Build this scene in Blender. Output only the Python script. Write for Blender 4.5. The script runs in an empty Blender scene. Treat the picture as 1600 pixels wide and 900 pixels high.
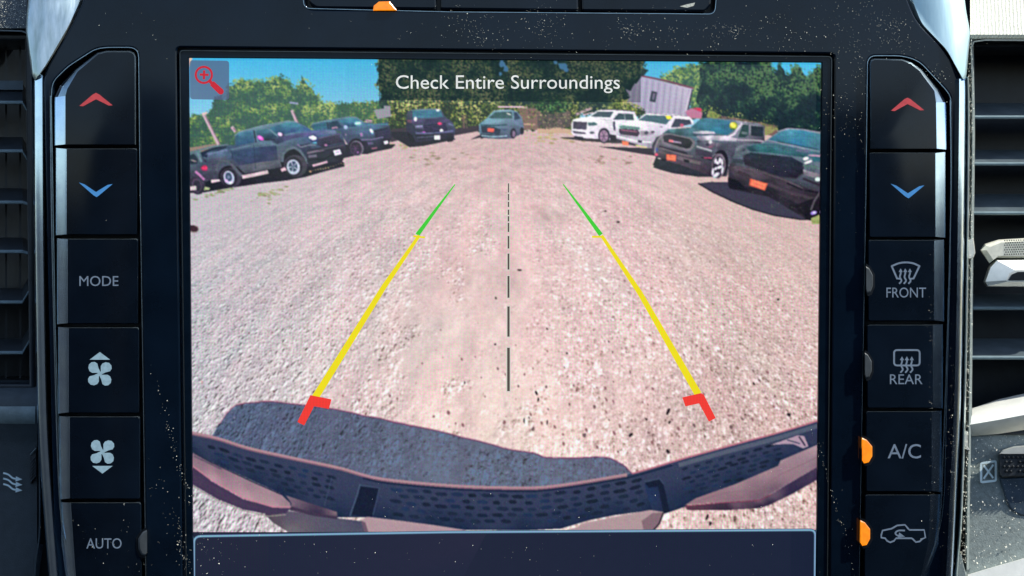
import bpy, bmesh, math, random
import numpy as np
from mathutils import Vector, Matrix
random.seed(7); RNG = np.random.default_rng(11)
C = bpy.context.scene.collection
SC = bpy.context.scene

# ---------------------------------------------------------------- camera, world, sun, exposure
FPX = 800/math.tan(math.radians(22.5))
CAM = Vector((-0.01305, -0.313655, 0.0))
PIT, YAW, ROL = 0.04366, 0.04494, -0.00125
cp, sp, cy_, sy_, cr, sr = math.cos(PIT), math.sin(PIT), math.cos(YAW), math.sin(YAW), math.cos(ROL), math.sin(ROL)
FW = Vector((cp*sy_, cp*cy_, -sp)); z2 = Vector((sp*sy_, sp*cy_, cp)); x2 = Vector((cy_, -sy_, 0))
RT = cr*x2 - sr*z2; UP = sr*x2 + cr*z2
cam = bpy.data.objects.new('camera', bpy.data.cameras.new('camera')); C.objects.link(cam); SC.camera = cam
cam.data.sensor_width = 36; cam.data.lens = 18/math.tan(math.radians(22.5)); cam.data.clip_start = 0.01; cam.data.clip_end = 50
M = Matrix((RT, UP, -FW)).transposed().to_4x4(); M.translation = CAM; cam.matrix_world = M

SUN = Vector((0.62, -0.22, 0.70)).normalized()
el = math.asin(SUN.z); az = math.atan2(SUN.x, SUN.y)
w = bpy.data.worlds.new('World'); SC.world = w; w.use_nodes = True
nt = w.node_tree; bg = nt.nodes['Background']; sky = nt.nodes.new('ShaderNodeTexSky')
sky.sky_type = 'NISHITA'; sky.sun_disc = False; sky.sun_elevation = el; sky.sun_rotation = az
nt.links.new(sky.outputs[0], bg.inputs[0]); bg.inputs[1].default_value = 0.15
sl = bpy.data.lights.new('sun', 'SUN'); sl.energy = 4.2; sl.angle = math.radians(0.6); sl.color = (1, 0.96, 0.86)
so = bpy.data.objects.new('sun', sl); C.objects.link(so); so.rotation_euler = (-SUN).to_track_quat('-Z', 'Y').to_euler()
SC.view_settings.view_transform = 'Standard'; SC.view_settings.look = 'None'; SC.view_settings.exposure = 0.35

# ---------------------------------------------------------------- helpers
def P(px, py, Y=0.0):
    """point of the plane y = Y that lies at photo pixel (px, py)"""
    d = FW + RT*((px-800)/FPX) + UP*((450-py)/FPX)
    t = (Y-CAM.y)/d.y
    return CAM + d*t
def lin(r, g, b):
    f = lambda c: (c/255/12.92) if c <= 10 else ((c/255+0.055)/1.055)**2.4
    return (f(r), f(g), f(b), 1.0)
class G:                                                            # a graph-building shorthand
    def __init__(s, name):
        s.m = bpy.data.materials.new(name); s.m.use_nodes = True; s.t = s.m.node_tree; s.t.nodes.clear()
        s.out = s.n('ShaderNodeOutputMaterial')
    def n(s, t, **k):
        x = s.t.nodes.new(t)
        for a, v in k.items(): setattr(x, a, v)
        return x
    def l(s, a, b): s.t.links.new(a, b)
    def put(s, v, sock):
        if hasattr(v, 'links') or hasattr(v, 'is_output'): s.l(v, sock)
        else: sock.default_value = v
    def math(s, op, a, b=0.0, c=None, clamp=False):
        x = s.n('ShaderNodeMath', operation=op); x.use_clamp = clamp
        s.put(a, x.inputs[0]); s.put(b, x.inputs[1])
        if c is not None: s.put(c, x.inputs[2])
        return x.outputs[0]
    def mix(s, f, a, b, mode='MIX'):
        x = s.n('ShaderNodeMix', data_type='RGBA', blend_type=mode)
        s.put(f, x.inputs[0]); s.put(a, x.inputs[6]); s.put(b, x.inputs[7]); return x.outputs[2]
    def ramp(s, f, st, interp='LINEAR'):
        x = s.n('ShaderNodeValToRGB'); e = x.color_ramp.elements; x.color_ramp.interpolation = interp
        while len(e) < len(st): e.new(0.5)
        for q, (p, c) in zip(e, st): q.position = p; q.color = c if len(c) == 4 else (*c, 1)
        s.l(f, x.inputs[0]); return x.outputs[0]
    def noise(s, scale, detail=3, vec=None, rough=0.6):
        x = s.n('ShaderNodeTexNoise'); x.inputs['Scale'].default_value = scale; x.inputs['Detail'].default_value = detail
        x.inputs['Roughness'].default_value = rough
        if vec is not None: s.l(vec, x.inputs['Vector'])
        return x.outputs[0]
    def obj(s): return s.n('ShaderNodeTexCoord').outputs['Object']
    def scaled(s, v, sc):
        x = s.n('ShaderNodeMapping'); s.l(v, x.inputs[0]); x.inputs['Scale'].default_value = sc; return x.outputs[0]

def pbr(name, col, rough=0.4, metal=0.0, var=0.25, nscale=300, bump=0.0, bscale=2000, coat=0.0, rvar=0.0, spec=0.5, stretch=None):
    g = G(name); b = g.n('ShaderNodeBsdfPrincipled'); v = g.obj()
    if stretch: v = g.scaled(v, stretch)
    nz = g.noise(nscale, 5, v)
    lo = [c*(1-var) for c in col[:3]]; hi = [min(1, c*(1+var)) for c in col[:3]]
    g.l(g.ramp(nz, [(0.3, lo), (0.7, hi)]), b.inputs['Base Color'])
    b.inputs['Metallic'].default_value = metal; b.inputs['Coat Weight'].default_value = coat; b.inputs['Coat Roughness'].default_value = 0.03
    b.inputs['Specular IOR Level'].default_value = spec
    nr = g.noise(nscale*0.4, 4, v)
    g.l(g.math('MULTIPLY_ADD', nr, rvar, max(0.01, rough-rvar/2)), b.inputs['Roughness'])
    if bump:
        bp = g.n('ShaderNodeBump'); bp.inputs['Strength'].default_value = bump; bp.inputs['Distance'].default_value = 0.0002*(3 if stretch else 1)
        g.l(g.noise(bscale, 3, v), bp.inputs['Height']); g.l(bp.outputs[0], b.inputs['Normal'])
    g.l(b.outputs[0], g.out.inputs[0]); return g.m

def glow(name, col, st=1.0):
    g = G(name); b = g.n('ShaderNodeBsdfPrincipled'); b.inputs['Base Color'].default_value = (0.02, 0.02, 0.02, 1)
    nz = g.noise(900, 2, g.obj()); c2 = tuple(c*0.8 for c in col[:3])+(1,)
    g.l(g.ramp(nz, [(0.35, c2), (0.65, col)]), b.inputs['Emission Color']); b.inputs['Emission Strength'].default_value = st/1.275
    b.inputs['Roughness'].default_value = 0.3; g.l(b.outputs[0], g.out.inputs[0]); return g.m

OFF = {}
def thing(name, label, cat, loc, group=None):
    o = bpy.data.objects.new(name, None); C.objects.link(o); o.location = loc; o.empty_display_size = 0.01
    OFF[o.name] = Vector(loc); o['label'] = label; o['category'] = cat
    if group: o['group'] = group
    return o
def link(name, me, mat, parent=None, label=None):
    mats = mat if isinstance(mat, (list, tuple)) else [mat]
    for m in mats: me.materials.append(m)
    o = bpy.data.objects.new(name, me); C.objects.link(o)
    off = Vector((0, 0, 0))
    if parent is not None:
        off = OFF[parent.name]; o.parent = parent
    OFF[o.name] = off
    if off.length: me.transform(Matrix.Translation(-off))
    if label: o['label'] = label
    return o
def smooth(me, ang=35):
    for p in me.polygons: p.use_smooth = True
    me.set_sharp_from_angle(angle=math.radians(ang))
def rounded(pts, r, seg=5):
    """round the corners of a polygon; r one radius or one per corner (photo px)"""
    n = len(pts); rs = r if isinstance(r, (list, tuple)) else [r]*n; out = []
    for i in range(n):
        p = Vector(pts[i]); a = Vector(pts[i-1])-p; b = Vector(pts[(i+1) % n])-p
        rr = min(rs[i], a.length*0.49, b.length*0.49)
        if rr <= 0: out.append(tuple(p)); continue
        A = p+a.normalized()*rr; B = p+b.normalized()*rr
        for k in range(seg+1):
            t = k/seg; out.append(tuple(A*(1-t)**2+p*2*t*(1-t)+B*t*t))
    return out
def curve_pts(pts, n=8):
    """open Catmull-Rom through px points"""
    out = []; q = [pts[0]]+list(pts)+[pts[-1]]
    for i in range(1, len(q)-2):
        p0, p1, p2, p3 = [Vector(v) for v in q[i-1:i+3]]
        for k in range(n):
            t = k/n
            out.append(tuple(0.5*((2*p1)+(p2-p0)*t+(2*p0-5*p1+4*p2-p3)*t*t+(3*p1-p0-3*p2+p3)*t**3)))
    out.append(tuple(pts[-1])); return out
def plate(name, loops, yf, th, bev, mat, parent=None, label=None, bres=2):
    """a plate with holes: outline + hole loops in px, front at yf, thickness th (m), edge rounding bev (m)"""
    cu = bpy.data.curves.new(name, 'CURVE'); cu.dimensions = '2D'; cu.fill_mode = 'BOTH'
    cu.extrude = th/2-bev; cu.bevel_depth = bev; cu.offset = -bev; cu.bevel_resolution = bres
    for lp in loops:
        s = cu.splines.new('POLY'); s.points.add(len(lp)-1); s.use_cyclic_u = True
        for i, (x, y) in enumerate(lp):
            v = P(x, y, yf); s.points[i].co = (v.x, v.z, 0, 1)
    t = bpy.data.objects.new('t', cu); C.objects.link(t)
    me = bpy.data.meshes.new_from_object(t.evaluated_get(bpy.context.evaluated_depsgraph_get()))
    bpy.data.objects.remove(t); bpy.data.curves.remove(cu)
    me.transform(Matrix(((1, 0, 0, 0), (0, 0, -1, yf+th/2), (0, 1, 0, 0), (0, 0, 0, 1))))
    smooth(me); return link(name, me, mat, parent, label)
def loft(name, loops, mat, parent=None, label=None, midx=None, cap0=False, ang=35):
    """loops of (px, py, y): skin between them, cap the last one"""
    vs = []; fs = []; mi = []; n = len(loops[0])
    for lp in loops:
        for (x, y, Y) in lp: vs.append(P(x, y, Y))
    for k in range(len(loops)-1):
        for i in range(n):
            j = (i+1) % n
            fs.append((k*n+i, k*n+j, (k+1)*n+j, (k+1)*n+i)); mi.append(midx(k, i) if midx else 0)
    fs.append(tuple(range((len(loops)-1)*n, len(loops)*n))); mi.append(0)
    if cap0: fs.append(tuple(range(n))[::-1]); mi.append(0)
    me = bpy.data.meshes.new(name); me.from_pydata(vs, [], fs)
    me.polygons.foreach_set('material_index', mi); me.validate()
    bm = bmesh.new(); bm.from_mesh(me); bmesh.ops.recalc_face_normals(bm, faces=bm.faces); bm.to_mesh(me); bm.free()
    smooth(me, ang); return link(name, me, mat, parent, label)
def hsurf(name, x0, x1, prof, mat, parent=None, label=None, ends=None, ang=40, th=0.0):
    """a board running left-right: profile [(py, y), ...] closed, between px x0 and x1"""
    xs = [x0, x1]
    loops = [[(x0, py, Y) for (py, Y) in prof], [(x1, py, Y) for (py, Y) in prof]]
    if ends:                                                        # end chamfers: (dx at the front, which end)
        for e, k in ((0, ends[0]), (1, ends[1])):
            loops[e] = [(x+k*(0 if Y > prof[0][1] else 1), py, Y) for (x, py, Y) in loops[e]]
    return loft(name, loops, mat, parent, label, cap0=True, ang=ang)
def sweep(name, path, prof, mat, parent=None, label=None, closed=False, ang=50, taper=None, midx=None):
    """profile [(offset px, y)] swept along a px path"""
    n = len(path); vs = []; fs = []; m = len(prof); mi = []
    for i in range(n):
        a = Vector(path[i-1] if (i or closed) else path[0]); b = Vector(path[(i+1) % n] if (i < n-1 or closed) else path[-1])
        t = (b-a).normalized(); nn = Vector((-t.y, t.x)); k = taper(i/(n-1)) if taper else 1
        for (o, Y) in prof: vs.append(P(path[i][0]+nn.x*o*k, path[i][1]+nn.y*o*k, Y))
    for i in range(n if closed else n-1):
        j = (i+1) % n
        for q in range(m):
            r = (q+1) % m; fs.append((i*m+q, i*m+r, j*m+r, j*m+q)); mi.append(midx(q) if midx else 0)
    if not closed: fs += [tuple(range(m)), tuple(range((n-1)*m, n*m))[::-1]]; mi += [0, 0]
    me = bpy.data.meshes.new(name); me.from_pydata(vs, [], fs); me.polygons.foreach_set('material_index', mi)
    bm = bmesh.new(); bm.from_mesh(me); bmesh.ops.recalc_face_normals(bm, faces=bm.faces); bm.to_mesh(me); bm.free()
    smooth(me, ang); return link(name, me, mat, parent, label)

class Sheet:
    """flat printed / displayed shapes: px polygons with a colour each, stacked by microns on the plane y = Y"""
    def __init__(s, Y, step=1.5e-6): s.Y = Y; s.y = Y; s.st = step; s.v = []; s.f = []; s.c = []; s.tf = lambda p: p
    def Z(s, scale, ox, oy): s.tf = lambda p: (ox+p[0]/scale, oy+p[1]/scale); return s
    def poly(s, col, pts, cols=None):
        pts = [s.tf(p) for p in pts]; k = len(s.v); s.y -= s.st
        for p in pts: s.v.append(P(p[0], p[1], s.y))
        s.f.append(tuple(range(k, k+len(pts))))
        if cols: s.c += [lin(*c) for c in cols]
        else: s.c += [lin(*col)]*len(pts)
        return s
    def rect(s, col, a, b, cols=None): return s.poly(col, [(a[0], a[1]), (b[0], a[1]), (b[0], b[1]), (a[0], b[1])], cols)
    def line(s, col, pts, w0, w1=None):
        w1 = w0 if w1 is None else w1; n = len(pts); L = []; R = []
        for i in range(n):
            a = Vector(pts[max(i-1, 0)]); b = Vector(pts[min(i+1, n-1)]); t = (b-a).normalized(); nn = Vector((-t.y, t.x))
            h = (w0+(w1-w0)*i/(n-1))/2; p = Vector(pts[i]); L.append(tuple(p+nn*h)); R.append(tuple(p-nn*h))
        s.y -= s.st; k = len(s.v)
        for p in L+R:
            q = s.tf(p); s.v.append(P(q[0], q[1], s.y)); s.c.append(lin(*col))
        for i in range(n-1): s.f.append((k+i, k+i+1, k+n+i+1, k+n+i))
        return s
    def disc(s, col, c, rx, ry=None, n=16, ang=0.0):
        ry = rx if ry is None else ry; ca, sa = math.cos(ang), math.sin(ang); pts = []
        for i in range(n):
            a = 2*math.pi*i/n; x, y = rx*math.cos(a), ry*math.sin(a); pts.append((c[0]+x*ca-y*sa, c[1]+x*sa+y*ca))
        return s.poly(col, pts)
    def build(s, name, mat, parent, label=None):
        me = bpy.data.meshes.new(name); me.from_pydata(s.v, [], s.f)
        at = me.color_attributes.new('tone', 'FLOAT_COLOR', 'POINT')
        at.data.foreach_set('color', np.array(s.c, dtype=np.float32).ravel())
        bm = bmesh.new(); bm.from_mesh(me)
        for f in bm.faces:
            if f.normal.y > 0: f.normal_flip()
        bm.to_mesh(me); bm.free()
        return link(name, me, mat, parent, label)

# ---------------------------------------------------------------- the displayed camera picture: drawn as tones on one fine grid, one mesh per displayed thing
GX0, GY0, GS, SSN = 286.0, 82.0, 1.25, 2
GW, GH = 808, 600
IM = np.zeros((GH*SSN, GW*SSN, 3), np.float32); ID = np.zeros((GH*SSN, GW*SSN), np.int16); IDS = []
PX = GX0+(np.arange(GW*SSN)+0.5)*GS/SSN; PYS = GY0+(np.arange(GH*SSN)+0.5)*GS/SSN
def in_poly(pts, X, Y):
    c = np.zeros(X.shape, bool); n = len(pts)
    for i in range(n):
        (x1, y1), (x2, y2) = pts[i], pts[i-1]
        cond = ((y1 > Y) != (y2 > Y)); xi = (x2-x1)*(Y-y1)/((y2-y1) if y2 != y1 else 1e-9)+x1
        c ^= cond & (X < xi)
    return c
class Paint(Sheet):
    def __init__(s, k): s.k = k; s.tf = lambda p: p; s.mul = False
    def fill(s, col, pts, cols=None):
        xs = [p[0] for p in pts]; ys = [p[1] for p in pts]; q = GS/SSN
        a = max(0, int((min(xs)-GX0)/q)); b = min(GW*SSN, int((max(xs)-GX0)/q)+2); c = max(0, int((min(ys)-GY0)/q)); d = min(GH*SSN, int((max(ys)-GY0)/q)+2)
        if a >= b or c >= d: return
        X, Y = np.meshgrid(PX[a:b], PYS[c:d]); m = in_poly(pts, X, Y)
        if not m.any(): return
        if cols:
            X = X[m]; Y = Y[m]; W = np.stack([1/((X-p[0])**2+(Y-p[1])**2+2)**1.3 for p in pts]); W /= W.sum(0)
            v = np.tensordot(W.T, np.array(cols, np.float32), 1)
        else: v = np.array(col, np.float32)
        sub = IM[c:d, a:b]
        if s.mul: sub[m] = sub[m]*(v/255)
        else: sub[m] = v
        ID[c:d, a:b][m] = s.k
    def poly(s, col, pts, cols=None): s.fill(col, [s.tf(p) for p in pts], cols); return s
    def line(s, col, pts, w0, w1=None):
        w1 = w0 if w1 is None else w1; n = len(pts); L = []; R = []
        for i in range(n):
            a = Vector(pts[max(i-1, 0)]); b = Vector(pts[min(i+1, n-1)]); t = (b-a).normalized(); nn = Vector((-t.y, t.x))
            h = (w0+(w1-w0)*i/(n-1))/2; p = Vector(pts[i]); L.append(s.tf(tuple(p+nn*h))); R.append(s.tf(tuple(p-nn*h)))
        for i in range(n-1): s.fill(col, [L[i], L[i+1], R[i+1], R[i]])
        return s
def paint(name, fn, label=None, mul=False):
    IDS.append((name, label)); p = Paint(len(IDS)-1); p.mul = mul; fn(p)
    if 'truck' in name or 'suv' in name:                            # mottled reflections on the bodywork
        m = ID == p.k; yy_, xx_ = np.nonzero(m); X = PX[xx_]; Y = PYS[yy_]+0.12*(X-790)*(np.sign(790-X)); k = p.k
        f = 1.12+0.26*(fbm(X+k*31, Y*2.6, 15, 70+k, 3)-0.5)+0.15*(vnoise(X, Y*1.6, 3.4, 90+k)-0.5)+0.10*(vnoise(X, Y, 1.5, 95+k)-0.5)
        IM[m] = np.clip(IM[m]*f[:, None]+10*(vnoise(X, Y*2, 6, 40+k)-0.5)[:, None]*np.array((1.2, 0.4, 1.3)), 8, 250)
    return p
def vnoise(X, Y, sc, seed):
    r = np.random.default_rng(seed).random((64, 64)); x = X/sc; y = Y/sc; i = np.floor(x).astype(int); j = np.floor(y).astype(int)
    fx = x-i; fy = y-j; fx = fx*fx*(3-2*fx); fy = fy*fy*(3-2*fy); g = lambda a, b: r[a % 64, b % 64]
    return (g(i, j)*(1-fx)+g(i+1, j)*fx)*(1-fy)+(g(i, j+1)*(1-fx)+g(i+1, j+1)*fx)*fy
def fbm(X, Y, sc, seed, o=4):
    return sum(vnoise(X, Y, sc/2**k, seed+k)*0.5**k for k in range(o))/sum(0.5**k for k in range(o))
def worley(X, Y, seed):
    """distance to the nearest of the jittered cell points, and that cell's random numbers"""
    r = np.random.default_rng(seed).random((256, 256, 4)).astype(np.float32); i = np.floor(X).astype(int); j = np.floor(Y).astype(int)
    best = np.full(X.shape, 9.0, np.float32); ra = np.zeros(X.shape, np.float32); rb = np.zeros(X.shape, np.float32)
    for di in (-1, 0, 1):
        for dj in (-1, 0, 1):
            c = r[(i+di) % 256, (j+dj) % 256]; d = (i+di+c[..., 0]-X)**2+(j+dj+c[..., 1]-Y)**2; m = d < best
            best = np.where(m, d, best); ra = np.where(m, c[..., 2], ra); rb = np.where(m, c[..., 3], rb)
    return np.sqrt(best), ra, rb
def gravel():
    """the gravel lot: ground coordinates from a wide-angle lens model, stones as shaded bumps"""
    X, Y = np.meshgrid(PX-792, PYS-460); k = 1+3.5e-6*(X*X+Y*Y); den = np.maximum(Y*k+352, 12); U = X*k/den; V = 400/den
    U2 = U+0.006*(fbm(U*900, V*900, 9, 5)-0.5); V2 = V+0.006*(fbm(U*900, V*900, 9, 15)-0.5)
    n1 = fbm(U, V, 0.30, 1); n2 = fbm(U, V*0.35, 0.07, 2); n3 = fbm(U, V, 0.03, 3); n4 = vnoise(U, V, 0.006, 4)
    def mixc(A, B, t): t = np.clip(t, 0, 1)[..., None]; return A*(1-t)+np.array(B, np.float32)*t
    C_ = np.zeros(X.shape+(3,), np.float32)+np.array((227, 197, 195), np.float32)
    C_ = mixc(C_, (212, 184, 182), (0.47-n1)*5)
    C_ = mixc(C_, (194, 190, 198), (-X-60-90*(n2-0.5))/460)
    C_ = mixc(C_, (243, 217, 208), np.clip((Y+70)/330, 0, 1)*np.clip(1.15-np.abs(X+20)/330, 0, 1)*(0.6+0.8*n2))
    C_ = mixc(C_, (202, 172, 172), np.clip(-(Y+150)/90, 0, 0.7)*np.clip(1-np.abs(X)/420, 0, 1))
    C_ = mixc(C_, (208, 180, 172), np.clip((X-180)/300, 0, 0.55)*(0.5+n2))
    C_ += (fbm(U, V*0.5, 0.12, 77)-0.5)[..., None]*np.array((24, 4, 6)); C_ += ((n2-0.5)*34+(n3-0.5)*26)[..., None]*np.array((1, 0.95, 0.9))
    rough = np.clip(np.abs(U+0.05)*1.5-0.12+(n1-0.5)*1.6, 0.04, 1); rough = np.maximum(rough, np.clip((fbm(U, V, 0.16, 8)-0.52)*7, 0, 0.8))
    rough = np.maximum(rough, 0.9*np.exp(-((X-200)/190)**2)*np.clip((Y-110)/120, 0, 1))
    H = np.zeros(X.shape, np.float32)
    for (sc, wgt, sd, thr) in ((40, 1.1, 30, 0.80), (66, 1.1, 31, 0.55), (110, 1.0, 32, 0.4), (190, 0.8, 33, 0.3), (340, 0.5, 34, 0.2)):
        px = sc/den                                                 # cells per pixel: fade where they get finer than a pixel
        d, a, b = worley(U2*sc, V2*sc, sd); fade = np.clip(1.7-px*2.6, 0, 1)*np.clip(rough*(1.15 if sc < 150 else 1)+0.12*(sc > 150), 0, 1)
        on = (a > thr)*fade; dome = np.clip(1-(d/(0.32+0.22*b))**2, 0, 1)
        H += dome**0.6*on*wgt/np.maximum(px, 0.02)*0.055
        tone = (dome > 0)*on; t2 = (b-0.45)*2
        C_ += (tone*wgt*np.where(t2 > 0, t2*34, t2*52))[..., None]*np.array((1.0, 1.0, 1.06))
    gy, gx = np.gradient(H); sh = np.clip(-(gx*0.75+gy*1.0)*(230+60*np.clip(Y/250, 0, 1)), -120, 62)
    calm = 1-0.45*np.clip((X+60)/160, 0, 1)*np.clip(1.2-np.abs(X-120)/420, 0, 1)-0.25*(n3-0.5); sh *= calm; C_ += sh[..., None]*np.array((1.0, 0.98, 0.98)); rg = np.random.default_rng(5)
    C_ += ((n4-0.5)*20)[..., None]*np.clip(rough+0.35, 0, 1)[..., None]+rg.normal(0, 6, X.shape)[..., None]
    return np.clip(C_, 20, 250)
def soften(A, r):
    k = np.exp(-0.5*(np.arange(-4, 5)/r)**2); k /= k.sum(); out = 0
    P_ = np.pad(A, ((4, 4), (4, 4), (0, 0)), 'edge'); B = sum(k[i]*P_[i:i+A.shape[0]] for i in range(9)); return sum(k[i]*B[:, i:i+A.shape[1]] for i in range(9))
def finish_picture(Y, mat, parent):
    A = IM.reshape(GH, SSN, GW, SSN, 3).mean((1, 3)); A = soften(A, 0.78); B = soften(A, 1.6)
    A = A+(A-B)*0.5                                                # the camera's own edge sharpening
    rg = np.random.default_rng(2); A += soften(rg.normal(0, 6, A.shape), 0.9)+rg.normal(0, 2.5, A.shape[:2])[..., None]
    A = np.clip(A, 3, 253)/255; L_ = np.where(A <= 0.04045, A/12.92, ((A+0.055)/1.055)**2.4).astype(np.float32)
    xs = GX0+(np.arange(GW)+0.5)*GS; ys = GY0+(np.arange(GH)+0.5)*GS; q = ID[SSN//2::SSN, SSN//2::SSN][:GH, :GW]
    # the plane is seen through a homography: map the four corners and interpolate in homogeneous form
    dx = np.array([[FW[c]+RT[c]*((x-800)/FPX) for c in range(3)] for x in xs]); Xg = dx[None, :, :]+np.array([[UP[c]*((450-y)/FPX) for c in range(3)] for y in ys])[:, None, :]
    t = (Y-CAM.y)/Xg[..., 1]; CO = np.array(CAM[:])+Xg*t[..., None]
    idx = np.arange(GH*GW).reshape(GH, GW); quad = np.stack([idx[:-1, :-1], idx[1:, :-1], idx[1:, 1:], idx[:-1, 1:]], -1).reshape(-1, 4); qi = q[:-1, :-1].reshape(-1)
    XX, YY = np.meshgrid(xs, ys); ins = in_poly([(292.5, 87), (1286.5, 94.5), (1279, 833), (298.5, 833)], XX, YY)[:-1, :-1].reshape(-1); qi = np.where(ins, qi, -1)
    for k, (name, label) in enumerate(IDS):
        f = quad[qi == k]
        if len(f) < 12: continue
        u, inv = np.unique(f, return_inverse=True); inv = inv.reshape(-1); me = bpy.data.meshes.new(name)
        me.vertices.add(len(u)); me.vertices.foreach_set('co', CO.reshape(-1, 3)[u].astype(np.float32).ravel())
        me.loops.add(len(inv)); me.loops.foreach_set('vertex_index', inv.astype(np.int32)); me.polygons.add(len(f))
        me.polygons.foreach_set('loop_start', np.arange(0, len(inv), 4, dtype=np.int32)); me.update(calc_edges=True)
        at = me.color_attributes.new('tone', 'FLOAT_COLOR', 'POINT'); c4 = np.ones((len(u), 4), np.float32); c4[:, :3] = L_.reshape(-1, 3)[u]; at.data.foreach_set('color', c4.ravel())
        o = link(name, me, mat, parent, label)
        if name in ('displayed_stones', 'displayed_grass', 'displayed_clutter', 'displayed_cast_shade', 'displayed_sky_gap'): o['kind'] = 'stuff'
def flat(name, mat, parent, Y, fn, label=None):
    s = Sheet(Y); fn(s); return s.build(name, mat, parent, label)
def text(name, body, cx, cy, width, height, Y, mat, parent, label=None, bold=0.0, th=0.00004):
    """lettering: centre, width and cap height in px"""
    cu = bpy.data.curves.new(name, 'FONT'); cu.body = body; cu.offset = bold; cu.resolution_u = 4
    t = bpy.data.objects.new('t', cu); C.objects.link(t)
    me = bpy.data.meshes.new_from_object(t.evaluated_get(bpy.context.evaluated_depsgraph_get()))
    bpy.data.objects.remove(t); bpy.data.curves.remove(cu)
    co = np.array([v.co[:] for v in me.vertices]); x0, x1 = co[:, 0].min(), co[:, 0].max()
    caph = 0.69
    for v in me.vertices:
        px = cx+((v.co.x-x0)/(x1-x0)-0.5)*width; py = cy+height/2-v.co.y/caph*height
        v.co = P(px, py, Y)
    return link(name, me, mat, parent, label)

# ---------------------------------------------------------------- materials
m_piano = pbr('gloss_black_plastic', (0.003, 0.008, 0.017), 0.09, var=0.3, nscale=60, spec=0.29, rvar=0.08, bump=0.02, bscale=300)
m_button = pbr('button_black', (0.004, 0.008, 0.015), 0.12, var=0.35, nscale=60, spec=0.29, rvar=0.1)
m_cham = pbr('sky_reflection_edge', (0.60, 0.77, 1.0), 0.16, metal=1.0, var=0.12, nscale=200, rvar=0.12)  # bright blue metal stands in for sky mirrored in the gloss edges
m_groove = pbr('groove_black', (0.004, 0.006, 0.009), 0.35, var=0.2)
m_border = pbr('display_border_glass', (0.003, 0.008, 0.016), 0.12, var=0.2, spec=0.2, rvar=0.05)
m_rim = pbr('highlight_rim', (0.32, 0.42, 0.48), 0.25, metal=0.9, var=0.2)  # pale metal gives rims and button bevels their highlight by colour
m_rimd = pbr('dull_display_rim', (0.07, 0.085, 0.09), 0.3, metal=0.7, var=0.2)
m_silver = pbr('streak_highlight_silver', (0.66, 0.84, 0.78), 0.30, metal=0.75, var=0.35, nscale=420, rvar=0.25, bump=0.7, bscale=260, stretch=(1, 1, 0.09))  # streaks in the colour stand in for highlights on the trim
m_silver2 = pbr('satin_silver_trim', (0.52, 0.72, 0.76), 0.38, metal=0.6, var=0.10, nscale=200, rvar=0.15, bump=0.25, bscale=200, stretch=(1, 1, 0.07))
m_vent = pbr('vent_black_plastic', (0.014, 0.020, 0.027), 0.38, var=0.3, nscale=150, rvar=0.1)
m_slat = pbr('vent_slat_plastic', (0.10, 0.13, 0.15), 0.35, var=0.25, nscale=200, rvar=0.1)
m_panel = pbr('soft_grey_dashboard', (0.040, 0.055, 0.065), 0.55, var=0.15, nscale=400, bump=0.5, bscale=2600)
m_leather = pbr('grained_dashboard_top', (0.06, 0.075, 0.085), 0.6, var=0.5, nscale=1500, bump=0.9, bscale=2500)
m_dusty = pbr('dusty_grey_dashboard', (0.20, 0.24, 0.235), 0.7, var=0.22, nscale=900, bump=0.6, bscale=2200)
m_lip = pbr('slat_lip_highlight', (0.22, 0.30, 0.33), 0.35, var=0.15)  # lighter than the slats: their front-edge highlight put into the colour
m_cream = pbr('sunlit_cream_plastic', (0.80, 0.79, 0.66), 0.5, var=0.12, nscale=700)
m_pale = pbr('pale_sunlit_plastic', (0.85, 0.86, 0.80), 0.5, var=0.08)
m_print = pbr('printed_legend', (0.70, 0.85, 0.88), 0.5, var=0.06)
m_dust = pbr('pale_dust', (0.68, 0.68, 0.58), 0.9, var=0.3, nscale=3000)
m_red = glow('backlit_red', lin(215, 70, 78), 0.75); m_blue = glow('backlit_blue', lin(70, 150, 225), 0.8)
m_white = glow('backlit_legend', lin(150, 185, 205), 0.85); m_legend = glow('backlit_legend_dim', lin(120, 140, 165), 0.75)
m_orange = glow('backlit_orange', lin(255, 140, 10), 1.25)
m_off = pbr('unlit_lamp', (0.07, 0.08, 0.085), 0.35)
m_knob = pbr('satin_silver_knob', (0.82, 0.83, 0.76), 0.35, metal=0.45, var=0.1, rvar=0.15)
m_rubber = pbr('ribbed_rubber', (0.03, 0.035, 0.04), 0.5, var=0.3)

def lcd(g, col, vec):
    """the display's pixel columns and rows: faint pink / green beating"""
    sx = g.n('ShaderNodeSeparateXYZ'); g.l(vec, sx.inputs[0]); s = 0.1624e-3
    a = g.math('SINE', g.math('MULTIPLY', sx.outputs[0], 2*math.pi/(4.9*s))); b = g.math('SINE', g.math('MULTIPLY', sx.outputs[2], 2*math.pi/(4.4*s)))
    big = g.noise(38, 1, vec); amp = g.math('MULTIPLY', g.math('SUBTRACT', big, 0.2, clamp=True), 0.36)
    k = g.math('ADD', g.math('MULTIPLY', a, 0.7), g.math('MULTIPLY', b, 0.45)); k = g.math('MULTIPLY', k, amp)
    cc = g.n('ShaderNodeCombineColor'); g.l(g.math('ADD', 1.0, k), cc.inputs[0]); g.l(g.math('SUBTRACT', 1.0, k), cc.inputs[1])
    g.l(g.math('MULTIPLY_ADD', k, 0.5, 1.0), cc.inputs[2])
    return g.mix(1.0, col, cc.outputs[0], 'MULTIPLY')
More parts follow.
